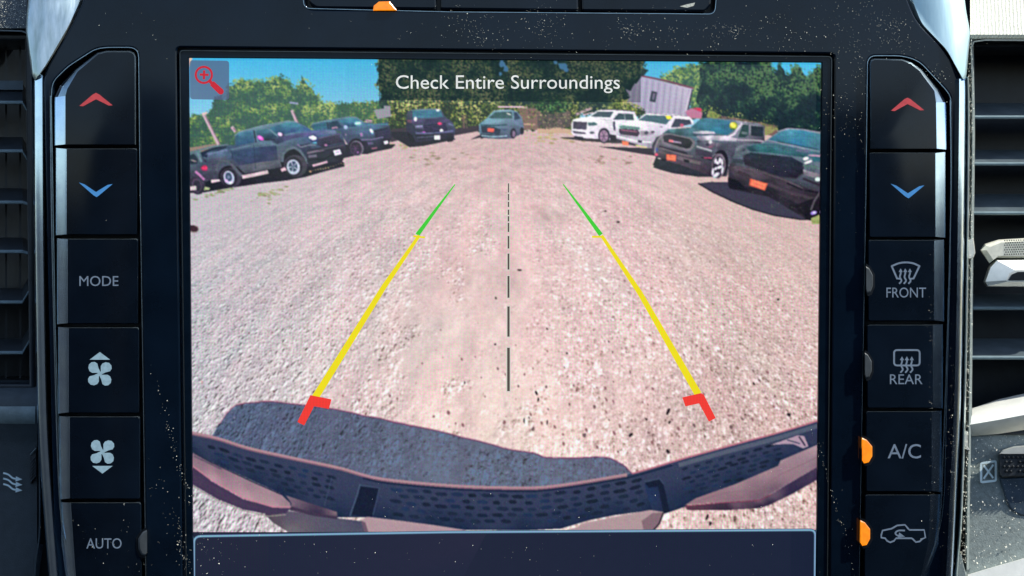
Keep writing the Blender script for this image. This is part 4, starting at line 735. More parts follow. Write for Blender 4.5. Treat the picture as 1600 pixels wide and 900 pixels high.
def f_bump(s):
    top = [(286, 672), (299, 676), (340, 685), (387, 700), (440, 712), (487, 722), (533, 732), (567, 742), (600, 749), (667, 756), (733, 760.5), (787, 762), (840, 762), (893, 756), (960, 745), (987, 740), (1033, 727), (1073, 715), (1153, 693), (1220, 675), (1292, 653)]
    top = curve_pts(top, 4)
    bot = [(1292, 706), (1277, 712), (1220, 726), (1153, 757), (1087, 779), (1070, 792), (1038, 803), (1020, 797), (960, 805), (920, 813), (877, 826), (820, 829), (720, 828), (680, 821), (600, 812), (573, 808), (527, 808), (453, 790), (437, 770), (397, 752), (347, 729), (300, 707), (286, 700)]
    cols = [(54, 62, 90)]*len(top)+[(28, 42, 70)]*len(bot)
    s.poly((40, 52, 80), top+bot, cols)
    s.line((172, 136, 146), [p for p in top if p[0] < 985], 4.6); s.line((126, 92, 110), [(x, y+2.6) for x, y in top if x < 985], 2)
    s.line((186, 116, 132), [p for p in top if p[0] > 980], 2.6); s.line((84, 92, 112), [(x, y+8) for x, y in top if x > 1060], 7); s.line((28, 40, 66), [(x, y+5) for x, y in top if 560 < x < 1060], 3)
    rg = random.Random(3)
    tv = lambda x: np.interp(x, [p[0] for p in top], [p[1] for p in top])
    for (x0, x1, rows, y0, dy, ln) in ((330, 520, 6, 16, 9, 11), (620, 1010, 6, 13, 10, 12.5), (1072, 1232, 6, 18, 7.5, 10)):
        for r in range(rows):
            x = x0+(r % 2)*ln*0.95
            while x < x1:
                y = float(tv(x))+y0+r*dy; slope = float(tv(x+5)-tv(x-5))/10
                lim = 9e9
                if x0 == 330: lim = np.interp(x, [300, 347, 397, 437, 527], [700, 722, 744, 762, 792])
                if x0 == 620: lim = np.interp(x, [600, 700, 800, 880, 1000], [806, 818, 822, 818, 798])
                if x0 == 1072: lim = np.interp(x, [1070, 1150, 1220, 1277], [784, 752, 722, 702])
                if y < lim:
                    q = rg.uniform(0.75, 1.15); c = tuple(v*q for v in ((30, 42, 66) if rg.random() < 0.75 else (30, 46, 76))); a = ln*rg.uniform(0.5, 0.9); x += rg.uniform(-2, 2); y += rg.uniform(-1.4, 1.4)
                    s.poly(c, [(x-a, y-a*slope-1), (x-a*0.5, y-dy*0.3-a*0.5*slope), (x+a*0.6, y-dy*0.28+a*0.6*slope), (x+a, y+a*slope+1), (x+a*0.5, y+dy*0.3+a*0.5*slope), (x-a*0.6, y+dy*0.27-a*0.6*slope)])
                x += ln*1.9
    s.Z(3, 280, 600)
    s.poly((20, 28, 50), [(845, 478), (935, 490), (905, 622), (805, 612)]); s.line((74, 92, 120), [(848, 470), (835, 520), (800, 620)], 6); s.line((66, 84, 112), [(845, 474), (938, 488), (908, 615)], 4); s.line((60, 76, 104), [(715, 440), (680, 570)], 4)
    s.poly((92, 90, 110), [(400, 610), (520, 596), (740, 628), (870, 645), (880, 700), (520, 700), (440, 650)], [(70, 60, 80), (90, 84, 104), (84, 84, 104), (70, 74, 98), (86, 84, 100), (110, 104, 112), (90, 80, 92)])
    s.poly((70, 56, 84), [(30, 365), (60, 375), (150, 455), (300, 540), (440, 578), (522, 582), (500, 606), (420, 612), (300, 588), (180, 540), (30, 452)]); s.line((150, 140, 138), [(50, 470), (180, 546), (300, 594), (420, 620), (500, 612)], 5)
    s.poly((152, 124, 136), [(30, 305), (60, 322), (110, 348), (200, 392), (340, 458), (480, 520), (520, 558), (522, 582), (440, 580), (300, 538), (150, 452), (30, 360)], [(120, 100, 120), (130, 106, 122), (140, 112, 126), (140, 112, 126), (150, 124, 136), (156, 130, 140), (150, 122, 134), (160, 132, 142), (180, 146, 156), (186, 150, 160), (184, 146, 158), (170, 134, 148)])
    s.line((196, 130, 150), [(30, 360), (150, 450), (300, 534), (440, 576), (520, 578)], 6); s.line((40, 44, 66), [(60, 318), (140, 362), (340, 456), (480, 518)], 6); s.line((92, 80, 100), [(70, 338), (200, 400)], 7)
    s.poly((110, 88, 108), [(500, 522), (740, 600), (742, 632), (640, 620), (518, 592), (526, 560)], [(130, 108, 124), (130, 106, 120), (60, 50, 72), (56, 48, 72), (60, 50, 74), (120, 98, 116)]); s.line((64, 52, 76), [(524, 580), (640, 612), (738, 628)], 12)
    s.poly((176, 148, 156), [(850, 640), (880, 622), (1000, 636), (1200, 662), (1340, 684), (1340, 700), (880, 700)]); s.poly((110, 88, 104), [(850, 640), (872, 648), (888, 700), (870, 700)])
    s.Z(3, 920, 600)
    s.poly((84, 66, 90), [(452, 574), (690, 548), (800, 540), (860, 512), (1120, 360), (1120, 420), (960, 512), (850, 566), (800, 582), (640, 592), (460, 590)], [(110, 70, 90), (104, 80, 98), (110, 86, 102), (104, 84, 104), (96, 78, 98), (52, 44, 74), (50, 42, 72), (50, 40, 66), (48, 38, 60), (56, 42, 60), (80, 50, 64)])
    s.poly((166, 134, 142), [(450, 568), (500, 536), (690, 468), (830, 408), (886, 384), (900, 358), (1070, 285), (1120, 262), (1120, 360), (870, 505), (800, 542), (690, 552), (520, 562)], [(150, 116, 126), (150, 118, 128), (156, 126, 136), (160, 130, 140), (150, 120, 132), (160, 134, 144), (176, 150, 158), (176, 150, 158), (120, 96, 112), (116, 92, 108), (120, 94, 110), (136, 108, 120), (150, 116, 126)])
    s.line((140, 110, 124), [(470, 558), (640, 512), (790, 488), (900, 424), (1120, 320)], 5); s.line((130, 60, 84), [(452, 572), (640, 556), (800, 546), (860, 516)], 4)
    s.poly((176, 150, 170), [(850, 286), (980, 240), (1010, 244), (1030, 292), (1004, 302), (960, 282), (910, 282)]); s.line((60, 66, 92), [(930, 262), (990, 280)], 5); s.line((40, 40, 62), [(985, 246), (1015, 290)], 6); s.poly((52, 58, 86), [(1010, 232), (1120, 190), (1120, 262), (1040, 290)])
    s.poly((30, 46, 82), [(262, 470), (328, 458), (352, 604), (300, 600), (280, 540)], [(30, 50, 84), (30, 44, 76), (34, 44, 70), (40, 50, 80), (34, 52, 88)]); s.poly((20, 28, 50), [(262, 462), (330, 446), (350, 470), (380, 600), (350, 606), (325, 480), (280, 486)]); s.line((64, 80, 106), [(262, 460), (330, 444), (352, 470)], 5)
    s.poly((178, 152, 156), [(-40, 655), (120, 622), (288, 590), (350, 600), (330, 650), (290, 690), (-60, 690)]); s.poly((132, 106, 116), [(250, 640), (300, 604), (352, 602), (330, 650), (296, 690), (215, 690)]); s.line((40, 34, 44), [(350, 604), (330, 655), (300, 690)], 7)
    s.Z(3, 600, 600)
    s.poly((176, 150, 154), [(1200, 607), (1000, 652), (860, 682), (860, 700), (1220, 700)])
paint('displayed_bumper', f_bump, 'front bumper edge across the bottom of the camera picture')
finish_picture(PY-0.00002, m_disp, S)

# --- overlay graphics
Y1 = PY-0.0003
def f_guides(s):
    G_, YL, RD = (66, 206, 56), (238, 222, 30), (240, 62, 54)
    s.line(G_, [(711, 288), (683, 325), (652, 367)], 1.6, 7); s.line(YL, [(655, 368), (600, 448), (492, 622)], 5, 11.5); s.line(YL, [(646, 369), (664, 371)], 3)
    s.line(RD, [(491, 620), (470, 662)], 13, 12); s.poly(RD, [(488, 618), (518, 624), (514, 639), (488, 634)])
    s.line(G_, [(880, 288), (908, 325), (939, 367)], 1.6, 7); s.line(YL, [(940, 368), (1000, 458), (1091, 616)], 5, 11.5); s.line(YL, [(925, 370), (944, 370)], 3)
    s.line(RD, [(1093, 618), (1113, 656)], 13, 12); s.poly(RD, [(1066, 621), (1096, 614), (1102, 628), (1071, 635)])
    for a, b in ((40, 75), (80, 105), (110, 130), (140, 160), (165, 185), (190, 225), (240, 288), (307, 368), (392, 475), (508, 623), (665, 830)):
        y0, y1 = 270+a/2.433, 270+b/2.433; k = (y0-285)/300; s.line((216, 208, 202), [(794.5, y0-1-k), (794.5, y1+1+k)], 3+5*k); s.line((84, 78, 72), [(794.5, y0), (794.5, y1)], 1.8+2.6*k)
flat('guide_lines', m_clean, S, Y1, f_guides, 'yellow, green and red parking guide lines on the screen')
flat('caption_band', m_band, S, Y1-0.00002, lambda s: s.poly((0, 0, 0), [(592, 86), (1001, 90), (1001, 160), (592, 156)]))
flat('icon_tile', m_tile, S, Y1-0.00002, lambda s: s.poly((0, 0, 0), rounded([(296.5, 94), (358, 95), (358, 156), (297, 155)], 5)))
m_cap = glow('caption_white', lin(240, 244, 242), 1.0)
text('caption', 'Check Entire Surroundings', 793.5, 128, 350, 21, Y1-0.00006, m_cap, S, 'white caption across the top of the screen', bold=0.0)
def f_mag(s):
    R_ = (196, 24, 44); n = 26
    ring = [(318.5+12.6*math.cos(2*math.pi*i/n), 117+12.6*math.sin(2*math.pi*i/n)) for i in range(n+1)]
    s.line(R_, ring, 3.4); s.line(R_, [(312, 116.5), (326, 117)], 3.6); s.line(R_, [(319, 110), (318.6, 124)], 3.6); s.line(R_, [(327, 126), (332, 131)], 5); s.line(R_, [(331, 130), (345, 143)], 8.5, 9.5); s.disc(R_, (345, 143), 4.6)
flat('magnifier_icon', m_clean, S, Y1-0.00006, f_mag, 'red magnifier icon with a plus sign')
def f_low(s):
    a, b = (34, 38, 58), (26, 34, 56)
    s.poly(a, [(284, 832), (1294, 828), (1294, 1000), (284, 1000)], [a, b, b, b]); s.poly((14, 22, 34), [(286, 829), (302, 832), (303, 1000), (286, 1000)]); s.poly((14, 22, 34), [(1276, 829), (1292, 829), (1292, 1000), (1274, 1000)])
    s.poly((40, 42, 62), [(420, 836), (760, 834), (725, 900), (715, 1000), (420, 1000)], [(30, 37, 58), (38, 40, 62), (32, 38, 60), (30, 36, 58), (30, 36, 58)])
    ol = rounded([(303, 1000), (303, 838), (700, 831.5), (1274, 828), (1272.5, 1000)], [0, 11, 0, 9, 0], 5)
    s.line((70, 96, 124), ol, 4.6); s.line((128, 172, 202), ol, 2.4)
flat('menu_box', m_clean, S, Y1-0.00004, f_low, 'empty dark menu box at the foot of the screen')

# ---------------------------------------------------------------- climate buttons
BT = -0.0012
def button(side, y0, y1, label, top=False, bottom=False, xs=None):
    """side -1 left column, 1 right column; the outer edge is a wide bright chamfer"""
    t = (y0+y1)/2
    if side < 0:
        dx = (y0-232)*0.0125; xo, xi = 87.5+dx, 214.5+dx*0.9; xf = xo+16.5
    else:
        dx = -(y0-238)*0.0145; xo, xi = 1477+dx, 1357.5+dx*0.85; xf = xo-15.5
    d = 1 if side < 0 else -1
    if top and side < 0:
        O = [(xo, y1), (xo, 152), (94, 134), (118, 108), (152, 82), (166, 79), (203, 79), (210, 82), (213, 89), (xi, y1)]
        F = [(xf, y1-1.5), (xf, 150), (105, 139), (121, 112), (153.5, 85), (167, 81.5), (202, 81.5), (208, 84), (210.5, 90), (xi-2, y1-1.5)]
    elif top:
        O = [(xo, y1), (xo-1, 160), (1466, 139), (1440, 108), (1425, 97), (1410, 92), (1366, 91), (1360, 93), (1358, 99), (xi, y1)]
        F = [(xf, y1-1.5), (xf-1, 160), (1460, 142), (1437, 111), (1423, 100), (1409, 94.5), (1367, 93.5), (1362, 96), (1360.5, 101), (xi+2, y1-1.5)]
    else:
        r = 3; O = [(xo, y1), (xo, y0), (xi-d*r, y0), (xi-d*0.9, y0+0.9), (xi, y0+r), (xi, y1-r), (xi-d*0.9, y1-0.9), (xi-d*r, y1)]
        F = [(xf, y1-1.6), (xf, y0+1.6), (xi-d*(r+1.5), y0+1.6), (xi-d*2.4, y0+2.4), (xi-d*1.8, y0+r+1), (xi-d*1.8, y1-r-1), (xi-d*2.4, y1-2.4), (xi-d*(r+1.5), y1-1.6)]
    if bottom:
        if side < 0: O = [(xo+20, 990), (xo+2, 850), (xo, y0)]+O[2:5]+[(xi+2, 990)]; F = [(xf+14, 988), (xf+4, 850), (xf, y0+1.6)]+F[2:5]+[(xi, 988)]
        else: O = [(1400, 990), (1448, 900), (xo-3, 850), (xo, y0)]+O[2:5]+[(xi-2, 990)]; F = [(1396, 988), (1440, 896), (xf-3, 848), (xf, y0+1.6)]+F[2:5]+[(xi, 988)]
    mixl = lambda A, B, k, Y: [(a[0]*(1-k)+b[0]*k, a[1]*(1-k)+b[1]*k, Y) for a, b in zip(A, B)]
    def mid(k, i):
        ci = 1 if bottom and side < 0 else 2 if bottom else 0
        if k >= 1 and (i == ci or (bottom and i <= ci)): return 1
        if k >= 2 and (1 <= i-ci <= 3 if not top else 1 <= i <= 8): return 2
        return 0
    loops = [mixl(O, F, 0, 0.006), mixl(O, F, 0.0, BT+0.0011), mixl(O, F, 0.3, BT+0.00070), mixl(O, F, 0.85, BT+0.00012), mixl(O, F, 1, BT)]
    return loft('button', loops, [m_button, m_cham, m_rim], U, label, midx=mid, ang=25)
bl = [(79, 227), (231.3, 367.5), (372.3, 506.5), (510.8, 646), (650, 780.3), (784.3, 990)]
br = [(91, 233.6), (237.6, 371.3), (374.2, 502.2), (506.6, 638.3), (641.8, 768.8), (772, 990)]
ll = ['temperature button with a red up arrow, left column', 'temperature button with a blue down arrow, left column', 'button lettered MODE', 'fan button with an up arrow', 'fan button with a down arrow', 'button lettered AUTO']
lr = ['temperature button with a red up arrow, right column', 'temperature button with a blue down arrow, right column', 'button lettered FRONT', 'button lettered REAR', 'button lettered A/C', 'button with a pickup recirculation icon']
BL = [button(-1, a, b, l, i == 0, i == 5) for i, ((a, b), l) in enumerate(zip(bl, ll))]
BR = [button(1, a, b, l, i == 0, i == 5) for i, ((a, b), l) in enumerate(zip(br, lr))]
IY = BT-0.00006
up = lambda cx, cy: (lambda s: s.poly((0, 0, 0), [(cx-26, cy+10), (cx-5, cy-8), (cx, cy-10.5), (cx+5, cy-8), (cx+26, cy+9), (cx+20, cy+9.5), (cx, cy-0.5), (cx-20, cy+10.5)]))
dn = lambda cx, cy: (lambda s: s.poly((0, 0, 0), [(cx-27, cy-12), (cx-18, cy-9), (cx, cy+3), (cx+18, cy-8), (cx+26, cy-9.5), (cx+5, cy+8), (cx+1, cy+11), (cx-4, cy+8)]))
flat('arrow_icon', m_red, BL[0], IY, up(150, 155.5)); flat('arrow_icon', m_blue, BL[1], IY, dn(150, 297))
flat('arrow_icon', m_red, BR[0], IY, up(1418, 163)); flat('arrow_icon', m_blue, BR[1], IY, dn(1418.5, 299))
text('lettering', 'MODE', 154.5, 439, 61, 15.5, IY, m_legend, BL[2], bold=0.0); text('lettering', 'AUTO', 162.5, 849, 55, 16, IY, m_legend, BL[5], bold=0.0)
text('lettering', 'FRONT', 1416, 457, 62, 15.5, IY, m_legend, BR[2], bold=0.0); text('lettering', 'REAR', 1416, 592.5, 51, 15.5, IY, m_legend, BR[3], bold=0.0); text('lettering', 'A/C', 1413, 705, 52, 22, IY, m_legend, BR[4], bold=0.002)
def fan(cx, cy, tri):
    def f(s):
        for k in range(4):
            a = k*math.pi/2
            blade = [(0.5, -0.5), (1.5, -4), (1.5, -12), (4, -16), (9, -18), (14.5, -17), (18, -13), (18.5, -8), (16, -4), (9, -2.2), (3, 0.8)]
            s.poly((0, 0, 0), [(cx+x*math.cos(a)-y*math.sin(a), cy+x*math.sin(a)+y*math.cos(a)) for x, y in blade])
        s.disc((0, 0, 0), (cx, cy), 3.4)
        s.poly((0, 0, 0), [(cx-16, cy-22*tri), (cx+16, cy-22*tri), (cx, cy-34*tri)])
    return f
flat('fan_icon', m_white, BL[3], IY, fan(156, 584, 1)); flat('fan_icon', m_white, BL[4], IY, fan(160, 706, -1))
def heat(s, cx, cy, k=1.0):
    for dx in (-9, 0, 9):
        x = cx+dx*k; w_ = curve_pts([(x-3*k, cy+18*k), (x+1.5*k, cy+12*k), (x-1.5*k, cy+5*k), (x, cy-2*k), (x, cy-6*k)], 4); s.line((0, 0, 0), w_, 2.6); s.poly((0, 0, 0), [(x-4*k, cy-5*k), (x, cy-12*k), (x+4*k, cy-5*k)])
def f_front(s):
    s.line((0, 0, 0), curve_pts([(1393, 416), (1404, 411.5), (1415, 410), (1427, 411.5), (1437, 416)], 4), 2.8); s.line((0, 0, 0), [(1393, 415), (1402, 436)], 2.8); s.line((0, 0, 0), [(1437, 415), (1427, 436)], 2.8); s.line((0, 0, 0), [(1401, 435), (1407, 435.6)], 2.6); s.line((0, 0, 0), [(1423, 435.6), (1428, 435)], 2.6)
    heat(s, 1414.5, 429, 0.8)
def f_rear(s):
    s.line((0, 0, 0), rounded([(1397, 547), (1437, 547), (1437, 571), (1397, 571)], 5, 4)+[(1397, 549.5)], 2.8); heat(s, 1417, 567, 0.85)
flat('defrost_icon', m_legend, BR[2], IY, f_front); flat('defrost_icon', m_legend, BR[3], IY, f_rear)
def f_truck(s):
    o = [(1377, 836), (1379, 829), (1393, 826), (1402, 821), (1414, 820), (1419, 826), (1421, 828), (1444, 828), (1446, 840), (1441, 842), (1437, 846), (1431, 847), (1426, 842), (1424, 841), (1400, 841), (1397, 845), (1391, 847.5), (1386, 845), (1383, 841), (1377, 840), (1377, 836)]
    s.line((0, 0, 0), o, 2.5); s.line((0, 0, 0), curve_pts([(1414, 829), (1404, 829), (1399, 833), (1403, 837), (1409, 837)], 5), 2.5); s.poly((0, 0, 0), [(1405, 832), (1414, 838.5), (1403, 840)])
flat('recirculation_icon', m_legend, BR[5], IY, f_truck)
def lamp(name, btn, cx, cy, w_, h_, sgn, mat):
    o = [(0, -0.5), (0.45, -0.42), (1, -0.16), (1, 0.22), (0.65, 0.46), (0.2, 0.5), (0, 0.38)]
    pts = [(cx+sgn*w_*a, cy+h_*b) for a, b in o]; big = [(cx+sgn*(w_*a*1.28), cy+h_*b*1.22) for a, b in o]
    loft('lamp_recess', [[(x, y, 0.003) for x, y in big], [(x, y, BT-0.00005) for x, y in big]], m_groove, btn)
    ins = [(cx+sgn*(w_*a*0.86+0.8), cy+h_*b*0.9) for a, b in o]
    loft(name, [[(x, y, 0.002) for x, y in pts], [(x, y, BT-0.0003) for x, y in pts], [(x, y, BT-0.0005) for x, y in ins]], mat, btn, ang=20)
lamp('indicator_lamp', BR[4], 1347, 704, 16, 40, 1, m_orange); lamp('indicator_lamp', BR[5], 1344.5, 833, 15, 40, 1, m_orange)
lamp('indicator_lamp', BR[2], 1353, 437, 11, 42, 1, m_off); lamp('indicator_lamp', BR[3], 1351, 571, 11, 40, 1, m_off); lamp('indicator_lamp', BL[5], 229, 848, -13, 40, 1, m_off)

# glossy outer edges of the unit and pale rims for the thin highlights round the button pockets
sweep('side_edge', curve_pts([(60.5, 116), (60, 150), (61.5, 400), (66, 640), (74, 780), (88, 960)], 6), [(-8.5, 0.0004), (-7.0, -0.0010), (-6, -0.0014), (4.5, -0.0008), (7, -0.0002), (8.5, 0.004), (8.5, 0.008), (-8.5, 0.008)], m_cham, U, taper=lambda t: min(1, 0.2+t*20))
sweep('side_edge', curve_pts([(1503, 124), (1504, 150), (1501, 400), (1497, 600), (1489, 780), (1480, 960)], 6), [(6.5, 0.0004), (5.5, -0.0010), (5, -0.0014), (-3, -0.0008), (-5, -0.0002), (-6.5, 0.004), (-6.5, 0.008), (6.5, 0.008)], m_cham, U, taper=lambda t: min(1, 0.2+t*20))
rimp = [(-0.9, 0.0005), (-0.5, -0.0001), (0.5, -0.0001), (0.9, 0.0005)]
sweep('pocket_rim', pocketL, rimp, m_rim, U, closed=True)
sweep('pocket_rim', pocketR, rimp, m_rim, U, closed=True)
sweep('pocket_rim', curve_pts([(79, 150), (80, 300), (84, 500), (92, 760), (104, 850), (140, 930)], 5), [(-1.6, 0.001), (-0.8, -0.0006), (0.8, -0.0006), (1.6, 0.001)], m_rim, U)
sweep('pocket_rim', curve_pts([(1485, 156), (1486, 300), (1481, 500), (1474, 700), (1464, 840), (1425, 930)], 5), [(-1.8, 0.001), (-0.8, -0.0006), (0.8, -0.0006), (1.8, 0.001)], m_rim, U)
# switch row above the screen
sw = [[(478, -40), (681, -38), (682, 14.5), (494, 12.5), (483, 5)], [(687, -38), (903, -36), (904, 17), (688, 14.5)], [(908, -36), (1114, -30), (1111, 8), (1102, 18), (909, 17)]]
SW = [plate('switch', [rounded(p, 4)], -0.0003, 0.006, 0.0005, m_button, U, l, bres=2) for p, l in zip(sw, ['switch above the screen with a lit orange lamp', 'middle switch above the screen', 'switch above the screen at the right with a pale scuff'])]
plate('switch_pocket_floor', [[(460, -60), (1130, -60), (1130, 30), (460, 30)]], 0.0062, 0.002, 0.0003, m_groove, U)
loft('indicator_lamp', [[(x, y, 0.002) for x, y in [(583, 16.5), (584, 9), (592, 2.5), (609, 2), (620, 16)]], [(x, y, -0.0006) for x, y in [(583, 16.5), (584, 9), (592, 2.5), (609, 2), (620, 16)]], [(x, y, -0.0008) for x, y in [(585, 15), (586, 9.5), (593, 4.5), (608, 4), (617, 14.5)]]], m_orange, SW[0], ang=20)
flat('scuff_mark', m_dust, SW[2], -0.00036, lambda s: s.poly((0, 0, 0), [(1062, 10), (1072, 7), (1086, 4), (1084, 9), (1074, 12)]))
sweep('switch_rim', rounded([(474, -30), (474, 13), (700, 18.5), (1117, 22), (1121, -24)], [0, 12, 0, 10, 0], 5), [(-0.9, 0.0004), (-0.4, -0.0001), (0.4, -0.0001), (0.9, 0.0004)], m_rim, U)

# ---------------------------------------------------------------- silver surround at the two upper corners
def corner(name, pts, label, mat=None):
    n = len(pts); c = Vector((sum(p[0] for p in pts)/n, sum(p[1] for p in pts)/n))
    t = thing(name, label, 'trim', P(c.x, 128, 0.004), 'silver corner trims of the dashboard')
    ins = [((p[0]-c.x)*0.86+c.x, (p[1]-c.y)*0.93+c.y) for p in pts]
    tl = lambda y: -0.0020+(126-y)*3.0e-5
    loft('trim_face', [[(x, y, 0.012) for x, y in pts], [(x, y, tl(y)+0.0012) for x, y in pts], [(x, y, tl(y)) for x, y in ins]], mat or m_silver, t, ang=60)
corner('corner_trim', rounded([(52, -60), (140, -60), (133, -2), (112, 40), (72, 104), (55, 126), (50, 118), (40, 50), (42, 20)], [0, 0, 10, 10, 8, 0, 4, 10, 10], 4), 'silver corner trim with painted highlight streaks left of the screen, beside the dark leather')
corner('corner_trim', rounded([(1410, -60), (1500, -60), (1510, 20), (1516, 50), (1510, 118), (1507, 126), (1480, 80), (1434, 36), (1418, -2)], [0, 0, 10, 10, 4, 0, 12, 12, 10], 4), 'pale blue silver corner trim right of the screen, beside the sunlit dashboard top', m_silver2)

# ---------------------------------------------------------------- left air vent, dashboard top and lower panel
VY = 0.0085
DB = thing('dashboard', 'soft dashboard around the screen unit, dark at left, dusty and sunlit at right', 'dashboard', P(800, 960, VY)); t = DB
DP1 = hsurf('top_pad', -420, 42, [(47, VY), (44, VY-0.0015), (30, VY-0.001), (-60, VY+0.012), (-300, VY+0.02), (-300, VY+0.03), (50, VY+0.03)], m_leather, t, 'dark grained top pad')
sweep('edge_welt', [(-420, 44), (-50, 46), (34, 48.5), (43, 52)], [(-1.4, VY+0.001), (-0.9, VY-0.0022), (0.9, VY-0.0022), (1.4, VY+0.001)], m_slat, t)
m_slatd = pbr('vent_slat_shaded', (0.035, 0.045, 0.055), 0.35, var=0.25, nscale=200, rvar=0.1)  # darker copy of the slat plastic carries the left vent's shade
def vent(x0, x1, lines, label, side, band):
    t = thing('air_vent', label, 'air vent', P((x0+x1)/2 if side < 0 else 1560, 600, VY), 'air vents either side of the screen')
    for i, y in enumerate(lines):
        k = band[i]; h = 22+8*(k > 0.5); s_ = -0.012*side*0
        e = (x1-10, x1) if side < 0 else (x0, x0+8)
        fy = VY+0.0005
        prof = [(y+3.0, fy+0.0006), (y+1.8, fy), (y-0.6, fy-0.0001), (y-2.6, fy+0.0006), (y-h, fy+0.013), (y-h+6, fy+0.013)]
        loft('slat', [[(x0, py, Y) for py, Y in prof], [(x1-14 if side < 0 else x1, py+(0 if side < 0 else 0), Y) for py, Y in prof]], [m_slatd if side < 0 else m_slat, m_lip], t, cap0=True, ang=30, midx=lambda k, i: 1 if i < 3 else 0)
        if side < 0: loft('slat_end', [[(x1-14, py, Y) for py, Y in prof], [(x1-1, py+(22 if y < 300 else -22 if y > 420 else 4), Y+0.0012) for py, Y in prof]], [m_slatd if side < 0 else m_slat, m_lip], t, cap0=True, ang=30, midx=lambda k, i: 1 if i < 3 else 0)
    return t
VL = vent(-420, 49, [160, 236, 316, 393, 472, 551], 'black air vent with level slats left of the screen', -1, [1, 0, 0, 0, 0, 0])
plate('housing', [[(-430, 52), (50, 52), (54, 640), (-430, 640)], [(-400, 62), (38, 62), (45, 600), (-400, 600)]], VY+0.001, 0.018, 0.0006, m_vent, VL)
hsurf('reflected_band', -420, 36, [(142, VY+0.008), (140, VY+0.0065), (126, VY+0.008), (126, VY+0.012), (142, VY+0.012)], m_slat, VL)  # bar stands in for a grey reflected band above the first slat
for x in (30, 8): hsurf('vane', x, x+3, [(600, VY+0.014), (60, VY+0.014), (60, VY+0.02), (600, VY+0.02)], m_vent, VL)
tp = DB
hsurf('ledge', -420, 55, [(618, VY+0.004), (624, VY-0.001), (646, VY-0.0026), (662, VY-0.0014), (668, VY+0.004)], pbr('ledge_highlight_grey', (0.20, 0.26, 0.27), 0.35, bump=0.4, bscale=1500), VL, ang=80)  # lighter grey stands in for light glancing off this ledge
LP1 = hsurf('lower_panel', -420, 58, [(594, VY+0.006), (606, VY+0.001), (625, VY-0.0016), (645, VY-0.002), (662, VY-0.0012), (680, VY+0.0006), (700, VY+0.0012), (780, VY+0.0012), (1000, VY-0.002), (1000, VY+0.02), (594, VY+0.02)], m_panel, tp, ang=70)
def f_arr(s):
    for k in range(3):
        y = 739+k*8.6; s.line((0, 0, 0), curve_pts([(5, y), (13, y+2.5), (20, y+8), (28, y+9.5)], 4), 2.8); s.poly((0, 0, 0), [(25, y+5.2), (35, y+10), (24, y+13.4)])
flat('airflow_icon', m_print, LP1, VY+0.0009, f_arr)
tw = loft('thumbwheel', [[(x, y, VY+0.002) for x, y in [(47, 708), (57, 696), (57, 748), (47, 757)]], [(x, y, VY-0.0012) for x, y in [(48, 710), (56, 700), (56, 745), (48, 754)]]], m_rubber, VL)
for k in range(7): sweep('rib', [(48, 722+k*5), (56, 713+k*5)], [(-0.7, VY-0.001), (0, VY-0.0017), (0.7, VY-0.001)], m_slat, tw)
sweep('wheel_edge', [(48, 711), (57, 701)], [(-1.8, VY-0.001), (-0.6, VY-0.0022), (1.2, VY-0.001)], m_silver, tw)
tk = thing('console_edge_strip', 'thin dark edge strip between the left vent and the screen unit', 'trim', P(54, 890, 0.004), 'edge strips beside the screen unit')
sweep('strip', curve_pts([(50, 118), (52, 200), (56, 420), (61, 640), (63, 820), (57, 880), (52, 960)], 5), [(-2.2, 0.008), (-1.0, 0.0025), (0.6, 0.0015), (2.0, 0.003), (2.4, 0.008)], m_rim, tk)
sweep('foot', curve_pts([(62, 850), (56, 890), (50, 960)], 4), [(-9, 0.009), (-5, 0.005), (0, 0.0035), (4, 0.006), (5, 0.009)], m_panel, tk)

# ---------------------------------------------------------------- right air vent, sunlit top, lower panel
t2 = DB
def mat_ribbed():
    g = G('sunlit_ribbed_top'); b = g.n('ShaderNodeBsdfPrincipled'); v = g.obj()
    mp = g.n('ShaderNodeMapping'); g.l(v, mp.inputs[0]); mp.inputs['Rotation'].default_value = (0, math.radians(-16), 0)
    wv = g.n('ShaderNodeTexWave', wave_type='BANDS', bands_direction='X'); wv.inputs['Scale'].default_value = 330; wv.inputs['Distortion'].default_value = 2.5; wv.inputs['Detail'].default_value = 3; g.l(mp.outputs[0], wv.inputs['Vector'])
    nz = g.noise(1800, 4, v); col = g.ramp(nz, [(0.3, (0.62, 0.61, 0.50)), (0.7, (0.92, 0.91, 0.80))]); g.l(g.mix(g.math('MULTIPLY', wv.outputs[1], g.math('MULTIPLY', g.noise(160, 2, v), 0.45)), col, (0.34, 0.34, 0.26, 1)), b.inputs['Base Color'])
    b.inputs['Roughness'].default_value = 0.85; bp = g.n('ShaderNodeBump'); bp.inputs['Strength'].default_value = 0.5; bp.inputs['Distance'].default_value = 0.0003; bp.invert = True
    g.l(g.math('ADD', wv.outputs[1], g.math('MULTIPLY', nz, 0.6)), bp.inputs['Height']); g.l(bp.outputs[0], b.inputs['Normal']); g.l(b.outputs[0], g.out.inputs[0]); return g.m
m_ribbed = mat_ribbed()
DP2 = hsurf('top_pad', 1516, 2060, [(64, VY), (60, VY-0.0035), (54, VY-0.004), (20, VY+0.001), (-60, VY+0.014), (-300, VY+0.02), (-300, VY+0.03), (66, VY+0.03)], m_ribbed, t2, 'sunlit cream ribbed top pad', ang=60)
sweep('edge_welt', [(1519, 120), (1518, 74), (1522, 65), (1540, 62.5), (2060, 66)], [(-1.6, VY+0.001), (-1, VY-0.0048), (1, VY-0.0048), (1.6, VY+0.001)], m_dusty, t2)
VR = vent(1518, 2060, [183, 256, 333, 481.5, 559], 'black air vent with silver knob right of the screen', 1, [0, 0, 1, 0, 1])
